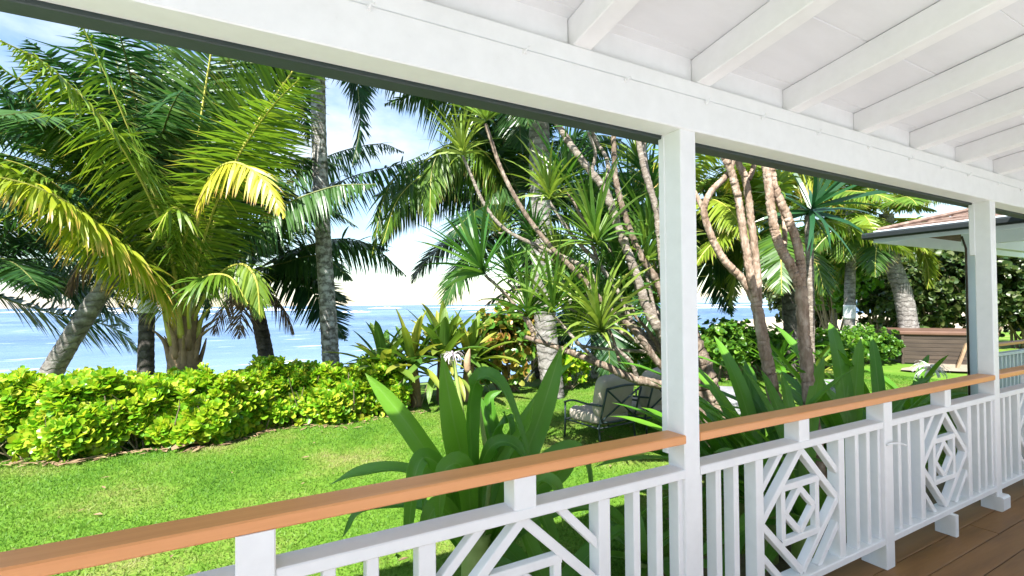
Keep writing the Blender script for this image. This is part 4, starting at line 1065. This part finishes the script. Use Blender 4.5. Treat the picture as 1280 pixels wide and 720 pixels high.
def foliage_cloud(name, parent, centres, normals, kind, per, size, mat, seed, kindtag=None):
    """many leaf rosettes joined into one mesh"""
    r = np.random.default_rng(seed)
    variants = [rosette_mesh(name, kind, per, size, mat, seed*10+i) for i in range(5)]
    VV = []; FF = []; b = 0
    for i, (c, nrm) in enumerate(zip(centres, normals)):
        V, Fq = variants[i % 5]
        V = np.asarray(V)*r.uniform(.75, 1.25)
        z = np.asarray(nrm, float) + r.normal(0, .35, 3); z /= np.linalg.norm(z)+1e-9
        x = np.cross(z, r.normal(0,1,3)); x /= np.linalg.norm(x)+1e-9; y_ = np.cross(z, x)
        VV.append(V[:,:1]*x+V[:,1:2]*y_+V[:,2:]*z + np.asarray(c)); FF.append(np.asarray(Fq)+b); b += len(V)
    o = mesh_obj(name, make_mesh(name, np.vstack(VV), np.vstack(FF), [mat]), parent)
    if kindtag: o['kind'] = kindtag
    return o

# bright hedge along the lawn
hedge = empty('naupaka_hedge', (-1.5, 8.6, LAWN)); tag(hedge, 'long low bright green hedge of fleshy leaves along the seaward lawn edge', 'hedge')
ho = np.array([-1.5, 8.6, LAWN])
def hedge_front(x): return 7.75 + 0.16*np.sin(x*1.7+1)+0.12*np.sin(x*3.9) - 0.25*np.exp(-((x+0.6)/0.8)**2) + np.clip((x-1.0)*0.25, 0, .5)
def hedge_top(x, y): return 0.78 + 0.07*np.sin(x*2.3+.4)+0.09*np.sin(x*5.1+y*3)*np.sin(x*1.1+2)+0.05*np.sin(x*11+y*5) - 0.08*np.exp(-((x-0.9)/1.0)**2)
cs, ns = [], []
rh = np.random.default_rng(55)
n_try = 5600
for i in range(n_try):
    x = rh.uniform(-6.0, 2.3)
    f0 = hedge_front(x)
    if rh.random() < 0.55:      # front face, rounded over
        t = rh.random()**0.9; z = t*hedge_top(x, f0); yy = f0 + 0.38*max(0, t-.35)**1.5*2 + abs(rh.normal(0, .16)); yy += 0.10*(1-t)
        yy += 0.11*np.sin(x*6.3+2*np.sin(z*5))*np.sin(z*7+x*2.1); nrm = (rh.normal(0,.3), -1.0+.6*t, .45+.6*t)
        if t < .2+.12*math.sin(x*4.1)+.1*math.sin(x*9+1) and rh.random() < .85: continue
    else:
        yy = f0+0.35+rh.random()*1.0; z = hedge_top(x, yy)+rh.normal(0, .05)-(rh.uniform(0,.7) if rh.random() < .35 else 0) - .2*max(0, yy-f0-1.1); nrm = (rh.normal(0,.25), -.25, 1)
    cs.append((x, yy, LAWN+z)); ns.append(nrm)
for i in range(60):                                # sprigs standing above the rest
    x = rh.uniform(-6, 2.2); yy = hedge_front(x)+rh.uniform(.15,.8); zz = hedge_top(x, yy)+rh.uniform(.05,.2)
    for k in range(4): cs.append((x+rh.normal(0,.06), yy+rh.normal(0,.06), LAWN+zz-.07*k)); ns.append((rh.normal(0,.4), -.4, 1))
cs = np.array(cs); order = np.argsort(np.linalg.norm(cs-EYE, axis=1) + 0.6*np.abs(cs[:,0]+1.0))
ind = order[:300]; rest = order[300:]
hv = []
for i in range(6):
    V, Fq = rosette_mesh('leaf_cluster', 'obovate', 11, 0.12, M['hedge_leaf'], 500+i)
    hv.append(make_mesh('leaf_cluster', V, Fq, [M['hedge_leaf']]))
for j, i in enumerate(ind):
    o = mesh_obj('leaf_cluster', hv[j % 6], hedge, tuple(cs[i]-ho))
    q = Vector(ns[i]) + Vector(rh.normal(0,.3,3)); o.rotation_mode = 'QUATERNION'
    o.rotation_quaternion = q.normalized().to_track_quat('Z','Y') @ Euler((0,0,rh.uniform(0,6.28))).to_quaternion()
    o.scale = (rh.uniform(.85,1.25),)*3
foliage_cloud('foliage', hedge, [cs[i]-ho for i in rest], [ns[i] for i in rest], 'obovate', 11, 0.115, M['hedge_leaf'], 56, 'stuff')
tb = MB()
for i in range(170):
    x = rh.uniform(-5.8, 2.6); f0 = hedge_front(x)
    p0 = np.array([x, f0+rh.uniform(.2,.7), LAWN-.05]); p1 = p0+np.array([rh.normal(0,.2), rh.uniform(-.35,.1), rh.uniform(.3,.85)])
    tb.tube(spline([p0-ho, (p0+p1)/2+rh.normal(0,.05,3)-ho, p1-ho], 6), np.linspace(.012,.005,6), 5, False)
o = tb.obj('twigs', M['twig'], hedge); o['kind'] = 'stuff'
# dark heart of the hedge so that no daylight shows through
def shrub(name, label, cat, px, py, dep, rx, ry, rz, n, kind, per, size, mat, seed, group=None, zc=None, twigs=14, trunk=None):
    c = at(px, py, dep); gz = float(ground_height(np.array(c[0]), np.array(c[1])))
    t = empty(name, (c[0], c[1], gz)); tag(t, label, cat, group)
    r = np.random.default_rng(seed); C_, N_ = [], []
    zc = c[2]-gz if zc is None else zc
    blobs = [(np.array([0,0,zc]), 1.0)] + [(np.array([r.uniform(-.6,.6)*rx, r.uniform(-.6,.6)*ry, zc+r.uniform(-.5,.6)*rz]), r.uniform(.4,.65)) for _ in range(7)]
    tries = 0
    while len(C_) < n and tries < n*6:
        tries += 1
        bc, bs = blobs[r.integers(0, len(blobs))] if r.random() < .7 else blobs[0]
        d = r.normal(0,1,3); d /= np.linalg.norm(d)
        p = bc + d*np.array([rx,ry,rz])*bs*r.uniform(.62,1.04)
        if p[2] < 0.05: continue
        C_.append(p); N_.append(d+np.array([0,0,.5]))
    foliage_cloud('crown' if trunk else 'foliage', t, C_, N_, kind, per, size, mat, seed, 'stuff')
    tb = MB()
    for i in range(twigs):
        e = C_[r.integers(0,len(C_))]; b0 = np.array([r.normal(0,.12)*rx, r.normal(0,.12)*ry, -.05])
        tb.tube(spline([b0, (b0+e)/2+r.normal(0,.06,3), e], 7), np.linspace(.02 if not trunk else .05,.006,7), 5, False)
    o = tb.obj('branches' if trunk else 'stems', M['twig'], t); o['kind'] = 'stuff'
    if trunk:
        v, f = tube_data(spline([(0,0,-.1),(.08,0,zc*.5),(0,.05,zc)], 12), np.linspace(trunk, trunk*.6, 12), 10); mesh_obj('trunk', make_mesh('trunk', v, f, [M['bark_grey']], True), t)
    return t
shrub('sea_grape_shrub', 'sea grape shrub with round green and yellowing leaves beside the thick grey palm', 'shrub', 640, 432, 10.2, 1.05, .7, .85, 330, 'round', 6, .15, M['grape_leaf'], 61)
shrub('naupaka_shrub', 'small bright shrub at the foot of the thick grey palm trunk', 'shrub', 712, 458, 10.4, .55, .4, .35, 130, 'obovate', 9, .13, M['hedge_leaf'], 62)
shrub('naupaka_shrub', 'bright shrub behind the patio chair headrests', 'shrub', 775, 442, 11.8, .75, .5, .5, 150, 'obovate', 9, .13, M['hedge_leaf'], 63)
shrub('dark_shrub', 'deep green shrub behind the dragon tree branches near the post', 'shrub', 822, 430, 11.6, .9, .6, .8, 240, 'lance', 8, .22, M['shrub_leaf'], 64)
shrub('garden_shrub', 'leafy green shrub behind the grey wicker stool', 'shrub', 905, 430, 11.5, 1.2, .8, .6, 420, 'round', 6, .12, M['shrub_leaf'], 65)
shrub('garden_shrub', 'rounded green shrub behind the crooked brown stems', 'shrub', 958, 432, 11.9, .9, .8, .5, 330, 'round', 6, .12, M['bright_leaf'], 66)
shrub('garden_shrub', 'clipped dark green shrub left of the brown spa tub', 'shrub', 1085, 430, 14.2, 1.3, .9, .5, 480, 'round', 6, .11, M['shrub_leaf'], 67)
shrub('garden_shrub', 'spreading green shrub under the white-banded palm', 'shrub', 1030, 432, 13.2, 1.1, .9, .5, 380, 'round', 6, .11, M['bright_leaf'], 68)
shrub('shade_tree', 'bright green leafy tree behind the white-banded palm', 'tree', 1040, 335, 18.0, 1.7, 1.5, 1.6, 620, 'round', 6, .17, M['bright_leaf'], 69, trunk=.12)
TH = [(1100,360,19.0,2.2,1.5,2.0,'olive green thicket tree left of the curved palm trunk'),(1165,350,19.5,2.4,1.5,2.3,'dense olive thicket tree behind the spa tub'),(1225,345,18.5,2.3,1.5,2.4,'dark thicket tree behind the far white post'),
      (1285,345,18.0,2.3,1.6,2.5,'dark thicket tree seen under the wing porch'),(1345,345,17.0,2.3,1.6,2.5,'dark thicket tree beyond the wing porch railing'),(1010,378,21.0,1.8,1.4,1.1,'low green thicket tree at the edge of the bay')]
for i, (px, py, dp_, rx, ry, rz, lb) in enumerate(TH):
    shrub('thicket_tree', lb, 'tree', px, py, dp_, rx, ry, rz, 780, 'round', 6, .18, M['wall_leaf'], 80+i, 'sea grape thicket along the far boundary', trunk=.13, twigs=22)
lily('light green strap plant in front of the dark trunked palm', 1018, 455, 10.0, 16, 1.1, .11, 36, M['crinum_y'], group='strap plants by the far shrubs', stem_h=.3)
lily('blue-green upright strap plant left of the dark trunked palm', 972, 452, 10.6, 16, 1.25, .11, 37, M['crinum'], group='strap plants by the far shrubs', stem_h=.3, lo=40)

# leaf litter and debris along the hedge
lv = MB()
for i in range(300):
    x = rh.uniform(-5.5, 2.9); yy = hedge_front(x)-abs(rh.normal(0,.13))+.1; z = LAWN+rh.uniform(.012,.03)
    a_ = rh.uniform(0,6.28); s = rh.uniform(.03,.09); w = s*rh.uniform(.12,.4)
    dx, dy = math.cos(a_), math.sin(a_)
    lv.add([(x-dx*s,yy-dy*s,z),(x-dy*w,yy+dx*w,z+.012),(x+dx*s,yy+dy*s,z+rh.uniform(0,.02)),(x+dy*w,yy-dx*w,z+.008)],[(0,1,2,3)])
tag(lv.obj('leaf_litter', M['dry']), 'dry leaf litter scattered along the foot of the hedge', 'leaf litter', kind='stuff')
fl = MB()
for i in range(130):
    x = rh.uniform(-3.5, 8); yy = rh.uniform(2.6, 8.6); z = LAWN+.035; a_ = rh.uniform(0,6.28); s_ = rh.uniform(.015,.05); w = s_*rh.uniform(.25,.5)
    dx, dy = math.cos(a_), math.sin(a_)
    fl.add([(x-dx*s_,yy-dy*s_,z),(x-dy*w,yy+dx*w,z+.008),(x+dx*s_,yy+dy*s_,z+rh.uniform(0,.015)),(x+dy*w,yy-dx*w,z+.006)],[(0,1,2,3)])
tag(fl.obj('fallen_leaves', M['dry']), 'small dry leaves scattered over the lawn', 'leaves', kind='stuff')
p = ground(215, 566); q = ground(262, 557)
V, Fq, A, X = strap_leaf([p-p+np.array([0,0,.03]), (q-p)*.5+np.array([0,0,.07]), (q-p)+np.array([0,0,.03])], .13, 5, face=(0,-.3,1), fold=.6)
tag(mesh_obj('palm_sheath', make_mesh('palm_sheath', V, Fq, [M['dry']], True), None, tuple(p)), 'curled brown palm sheath lying on the lawn edge', 'palm sheath')
p = ground(72, 584); q = ground(152, 568)
tag(MB().tube(spline([(0,0,.02), tuple((q-p)*.5+np.array([.02,.03,.035])), tuple(q-p+np.array([0,0,.03]))], 10), np.linspace(.011,.006,10), 6).obj('fallen_stick', M['dry'], None, True, tuple(p)), 'thin bare stick lying below the hedge', 'stick')
# planting bed under the railing
bed = MB()
for i in range(40):
    pass
nb_ = 46
bv = []; bf = []
for i in range(nb_+1):
    x = -4+12*i/nb_
    for k, (yy, zz) in enumerate([(D0+.15, .012),(D0+.6, .03),(D0+.95+.12*math.sin(i*1.3), .008)]): bv.append((x, yy, LAWN+zz+.004*math.sin(i*3+k)))
bf = [(3*i+k, 3*(i+1)+k, 3*(i+1)+k+1, 3*i+k+1) for i in range(nb_) for k in range(2)]
tag(mesh_obj('planting_bed', make_mesh('planting_bed', bv, bf, [M['soil']], True)), 'bare earth planting bed at the foot of the veranda', 'planting bed', kind='structure')

# ------------------------------------------------------------------ patio chairs
M['frame_metal'] = surf_mat('dark_frame_paint', [(0.3,(0.018,0.032,0.034)),(0.7,(0.03,0.048,0.05))], scale=12, rough=0.42, bump=0.1)
M['cushion'] = surf_mat('beige_canvas', [(0.3,(0.35,0.30,0.245)),(0.7,(0.43,0.375,0.315))], scale=4, rough=0.9, bump=0.5, bump_scale=160, spec=0.15, bump_dist=0.003)
def cushion(name, parent, sx, sy, sz, Mx, seed):
    """plump box cushion with rounded, slightly sagging faces"""
    r = random.Random(seed); n = 9; V = []; Fq = []
    def pt(u, v, w):
        x, y, z = u*2-1, v*2-1, w*2-1
        e = 5.0
        L = (abs(x)**e+abs(y)**e+abs(z)**e)**(1/e)
        k = max(abs(x),abs(y),abs(z))/max(L,1e-6)
        x, y, z = x*k, y*k, z*k
        bul = 1+0.10*(1-x*x)*(1-y*y)*(1 if abs(z) > .5 else 0)
        wr = 0.012*math.sin(7*x+3*y+seed)+0.008*math.sin(13*y-5*x)
        return tuple(Mx @ Vector((x*sx/2+wr*.3, y*sy/2+wr*.3, z*sz/2*bul+wr*abs(z))))
    faces6 = [lambda a,b:(a,b,0),lambda a,b:(b,a,1),lambda a,b:(b,0,a),lambda a,b:(a,1,b),lambda a,b:(0,a,b),lambda a,b:(1,b,a)]
    for fn in faces6:
        b0 = len(V)
        for i in range(n+1):
            for j in range(n+1): V.append(pt(*fn(i/n, j/n)))
        for i in range(n):
            for j in range(n): Fq.append((b0+i*(n+1)+j, b0+i*(n+1)+j+1, b0+(i+1)*(n+1)+j+1, b0+(i+1)*(n+1)+j))
    me = make_mesh(name, V, Fq, [M['cushion']], True)
    import bmesh
    bm = bmesh.new(); bm.from_mesh(me); bmesh.ops.remove_doubles(bm, verts=bm.verts, dist=1e-4); bmesh.ops.recalc_face_normals(bm, faces=bm.faces); bm.to_mesh(me); bm.free()
    me.polygons.foreach_set('use_smooth', np.ones(len(me.polygons), dtype=bool))
    return mesh_obj(name, me, parent)
def patio_chair(loc, rz, label):
    """local: seat faces +y, back at y=0"""
    t = empty('patio_chair', loc, rz); t.scale = (0.95,0.95,0.93); tag(t, label, 'chair', 'beige cushioned patio chairs on the lawn')
    fm = M['frame_metal']; w = .33
    r = .015
    lean = .16
    for s in (-1, 1):
        MB().tube([(s*w,-.03,0),(s*w,0,.30),(s*w,-lean*.55,.60),(s*w,-lean,.84)], r, 8).obj('back_leg', fm, t, True)
        MB().tube([(s*w,.72,0),(s*w,.70,.30),(s*w,.70,.52)], r, 8).obj('front_leg', fm, t, True)
        MB().tube(spline([(s*w,-.07,.60),(s*(w+.02),.2,.585),(s*(w+.02),.5,.59),(s*w,.72,.525)], 14), r, 8).obj('armrest', fm, t, True)
        MB().tube([(s*w,0,.28),(s*w,.70,.28)], r*.9, 8).obj('side_rail', fm, t, True)
    MB().tube([(-w,.70,.28),(w,.70,.28)], r*.9, 8).obj('front_rail', fm, t, True)
    MB().tube(spline([(-w,-lean,.84),(0,-lean-.01,.865),(w,-lean,.84)], 9), r*1.1, 8).obj('top_rail', fm, t, True)
    MB().tube(spline([(-w,-.02,.36),(0,-.03,.345),(w,-.02,.36)], 9), r*1.1, 8).obj('back_rail', fm, t, True)
    MB().tube([(-w,0,.28),(w,0,.28)], r*.9, 8).obj('back_rail', fm, t, True)
    MB().tube([(-w,-.022,.37),(w,-lean,.83)], r*.9, 8).obj('cross_brace', fm, t, True)
    MB().tube([(w,-.026,.37),(-w,-lean-.006,.83)], r*.9, 8).obj('cross_brace', fm, t, True)
    cushion('seat_cushion', t, .64, .70, .17, Matrix.Translation((0,.36,.375)), 3)
    cushion('back_cushion', t, .64, .20, .56, Matrix.Translation((0,.055,.69)) @ Matrix.Rotation(math.radians(11), 4, 'X'), 5)
    return t
c1 = (ground(748,560)+ground(797,547))/2
ang = math.radians(15)
patio_chair((4.14, 4.86, LAWN), math.radians(5), 'beige cushioned metal patio chair in full view behind the railing, left of its twin')
patio_chair((5.02, 4.98, LAWN), math.radians(8), 'beige cushioned metal patio chair half hidden by the white post')

# woven stools
M['wicker'] = surf_mat('grey_wicker', [(0.35,(0.12,0.125,0.13)),(0.5,(0.26,0.265,0.27)),(0.65,(0.40,0.40,0.40))], scale=26, rough=0.8, bump=1.0, bump_scale=60, stretch=(1,1,2.5), bump_dist=0.01)
M['stool_top'] = surf_mat('pale_stool_top', [(0.3,(0.17,0.17,0.18)),(0.7,(0.25,0.25,0.26))], scale=14, rough=0.8, bump=0.5, bump_scale=80)
def stool(loc, s, label):
    t = empty('wicker_stool', loc, .4); tag(t, label, 'stool', 'grey woven stools on the lawn')
    n = 10; prof = [(.27,0),(.30,.06),(.315,.2),(.30,.36),(.27,.42)]
    V = []; Fq = []
    for i in range(n):
        a_ = i/n*2*math.pi
        for (rr, zz) in prof: V.append((rr*s*math.cos(a_), rr*s*math.sin(a_), zz*s))
    m = len(prof)
    for i in range(n):
        for k in range(m-1): Fq.append((i*m+k, ((i+1)%n)*m+k, ((i+1)%n)*m+k+1, i*m+k+1))
    mesh_obj('body', make_mesh('body', V, Fq, [M['wicker']]), t)
    V = [(.275*s*math.cos(i/n*2*math.pi)*q, .275*s*math.sin(i/n*2*math.pi)*q, z*s) for (q, z) in ((1,.415),(1.0,.45),(.85,.47)) for i in range(n)]
    Fq = [(k*n+i, k*n+(i+1)%n, (k+1)*n+(i+1)%n, (k+1)*n+i) for k in range(2) for i in range(n)] + [tuple(2*n+i for i in range(n))]
    mesh_obj('top', make_mesh('top', V, Fq, [M['stool_top']]), t)
    return t
g_ = at(908, 500, 7.2); stool((g_[0], g_[1], LAWN), 1.15, 'grey woven stool with pale top beside the flared brown tree trunk')
g_ = at(1047, 485, 8.2); stool((g_[0], g_[1], LAWN), 1.0, 'grey woven stool hidden among the strap leaves')

# ------------------------------------------------------------------ spa tub
M['tub_wood'] = surf_mat('tub_cladding', [(0.3,(0.03,0.021,0.014)),(0.7,(0.06,0.043,0.029))], scale=3, rough=0.6, bump=0.2, stretch=(.5,.5,4), island=.15)
M['tub_cover'] = surf_mat('tub_cover', [(0.3,(0.095,0.05,0.032)),(0.7,(0.13,0.07,0.045))], scale=3, rough=0.5, bump=0.1)
M['sand'] = surf_mat('sandy_path', [(0.3,(0.20,0.17,0.12)),(0.7,(0.30,0.25,0.18))], scale=5, rough=0.95, bump=0.4)
tb0 = ground(1128, 455); tdir = ground(1212, 458)-tb0; trz = math.atan2(tdir[1], tdir[0])
tub = empty('spa_tub', (tb0[0], tb0[1], LAWN), trz); tag(tub, 'brown wood-clad spa tub with hinged brown cover under the thicket', 'spa tub')
TW = 2.05
for i in range(7):
    MB().box(0, TW, 0, .03, .04+i*.115, .04+i*.115+.108, c=.006).obj('cladding_board', M['tub_wood'], tub)
    MB().box(0, .03, .035, TW, .04+i*.115, .04+i*.115+.108, c=.006).obj('cladding_board', M['tub_wood'], tub)
MB().box(.04, TW-.02, .04, TW, 0, .83).obj('shell', M['dark_trim'], tub)
for x in (-.02, TW-.05): MB().box(x, x+.07, -.02, .034, 0, .84, c=.008).obj('corner_post', M['tub_wood'], tub)
cv = MB().box(-.06, TW+.05, -.06, TW/2-.006, .845, .965, c=.03).obj('cover', M['tub_cover'], tub)
MB().box(-.06, TW+.05, TW/2+.006, TW+.05, .845, .965, c=.03).obj('cover', M['tub_cover'], tub)
MB().box(1.45, 1.66, -.075, -.062, .885, .905, c=.003).obj('handle', M['white'], cv)
# leaning board and sandy patch
lp = ground(1196, 462); up_ = at(1208, 430, 13.2)
tag(MB().tube([(0,0,0), tuple((up_-lp)*.5+np.array([.03,0,.02])), tuple(up_-lp)], .045, 4).obj('leaning_pole', M['dry'], None, False, tuple(lp)), 'weathered board leaning against the spa tub corner', 'board')
p0 = ground(1085, 468); pv = []
for i in range(24):
    a_ = i/24*6.283; rr = 1+.15*math.sin(3*a_)+.1*math.sin(5*a_+1)
    pv.append((tb0[0]+.2+1.7*rr*math.cos(a_)+(-.3)*math.sin(a_), tb0[1]-1.2+.8*rr*math.sin(a_), LAWN+.045))
tag(mesh_obj('sandy_patch', make_mesh('sandy_patch', pv, [tuple(range(24))], [M['sand']])), 'bare sandy patch before the spa tub', 'sand', kind='structure')

# ------------------------------------------------------------------ wing porch
M['gutter'] = surf_mat('black_gutter', [(0.3,(0.012,0.016,0.017)),(0.7,(0.02,0.025,0.026))], scale=4, rough=0.5, bump=0.05)
M['blue_white'] = surf_mat('pale_blue_paint', [(0.3,(0.62,0.70,0.74)),(0.7,(0.70,0.77,0.80))], scale=3, rough=0.45, bump=0.1)
wing = empty('wing_porch', (7.1, 0, 0)); tag(wing, 'hip-roofed wing porch with brown shingles and dark gutter', 'building')
ex, ey0, ey1, ez = 0.0, -4.0, 3.20, 2.40
pitch = 0.29
# shingle courses: the plane facing the camera rises along +x; hip towards the seaward end
nrow = 14; run = 2.6
for i in range(nrow):
    x0, x1 = run*i/nrow, run*(i+1)/nrow+.05
    z0, z1 = ez+.06+x0*pitch, ez+.05+x1*pitch-.012
    V = [(x0,ey0,z0),(x0,ey1-x0,z0),(x1,ey1-x1,z1),(x1,ey0,z1),(x0,ey0,z0-.02),(x0,ey1-x0,z0-.02),(x1,ey1-x1,z1-.02),(x1,ey0,z1-.02)]
    mesh_obj('shingle_course', make_mesh('shingle_course', V, [(0,3,2,1),(4,5,6,7),(0,1,5,4),(1,2,6,5),(2,3,7,6),(3,0,4,7)], [M['shingle']]), wing)
    V = [(x0,ey1-x0,z0),(2*run-x0,ey1-x0,z0),(2*run-x1,ey1-x1,z1),(x1,ey1-x1,z1)]
    mesh_obj('shingle_course', make_mesh('shingle_course', V, [(0,1,2,3)], [M['shingle']]), wing)
hipb = MB().tube([(0,ey1,ez+.075),(run,ey1-run,ez+.075+run*pitch)], .03, 6); hipb.obj('hip_cap', M['shingle'], wing)
MB().box(-.03, .0, ey0, ey1+.03, ez-.09, ez+.065, c=.004).obj('fascia', M['blue_white'], wing)
MB().box(0.002, 2*run, ey1, ey1+.03, ez-.09, ez+.065, c=.004).obj('fascia', M['blue_white'], wing)
MB().box(-.13, -.032, ey0, ey1+.12, ez-.045, ez+.04, c=.02).obj('gutter', M['gutter'], wing)
MB().box(-.03, 2*run, ey1+.032, ey1+.12, ez-.045, ez+.04, c=.02).obj('gutter', M['gutter'], wing)
for y_ in np.arange(ey0+.4, ey1-.1, .6):
    Mr = Matrix.Translation((0.002, y_, ez-.09)) @ Matrix.Rotation(-math.atan(pitch*.55), 4, 'Y')
    MB().box(0, 1.3, -.03, .03, 0, .1, Mr, c=.004).obj('rafter_tail', M['blue_white'], wing)
V = [(0.01,ey0,ez+.01),(0.01,ey1-.01,ez+.01),(run,ey1-.01,ez+.01+run*.18),(run,ey0,ez+.01+run*.18)]
mesh_obj('soffit', make_mesh('soffit', V, [(0,1,2,3)], [M['blue_white']]), wing)
MB().box(.70, .78, ey0, 2.6, ez-.16, ez+.02, c=.004).obj('wall_plate', M['blue_white'], wing)
MB().box(.785, 3.2, 2.51, 2.6, ez-.16, ez+.02, c=.004).obj('wall_plate', M['blue_white'], wing)
MB().box(.69, .79, 2.47, 2.57, -.25, ez-.16, c=.005).obj('corner_post', M['blue_white'], wing)
MB().tube([(.66,2.545,-.25),(.66,2.545,ez-.2),(.55,2.545,ez-.06)], .012, 8).obj('downpipe', M['tub_wood'], wing, True)
MB().box(.7, 5.0, -4, 2.57, -.12, -.03, c=.004).obj('porch_floor', M['deck'], wing)
MB().box(3.1, 3.2, 2.47, 2.57, -.1, ez-.16, c=.005).obj('corner_post', M['blue_white'], wing)
# porch railing along the seaward side
wr_ = empty('porch_railing', (7.1, 2.48, 0)); tag(wr_, 'pale blue picket railing with brown handrail on the wing porch', 'railing')
MB().box(.8, 3.09, 0, .09, .95, .99, c=.006).obj('handrail', M['handrail'], wr_)
MB().box(.8, 3.09, 0.004, .086, .82, .86, c=.004).obj('top_rail', M['blue_white'], wr_)
MB().box(.8, 3.09, 0.004, .086, .10, .14, c=.004).obj('bottom_rail', M['blue_white'], wr_)
pk = MB().box(-.02, .02, .02, .065, .135, .825, c=.003); pk_me = make_mesh('picket', pk.v, pk.f, [M['blue_white']])
for x in np.arange(.88, 3.05, .135): mesh_obj('picket', pk_me, wr_, (x, 0, 0))
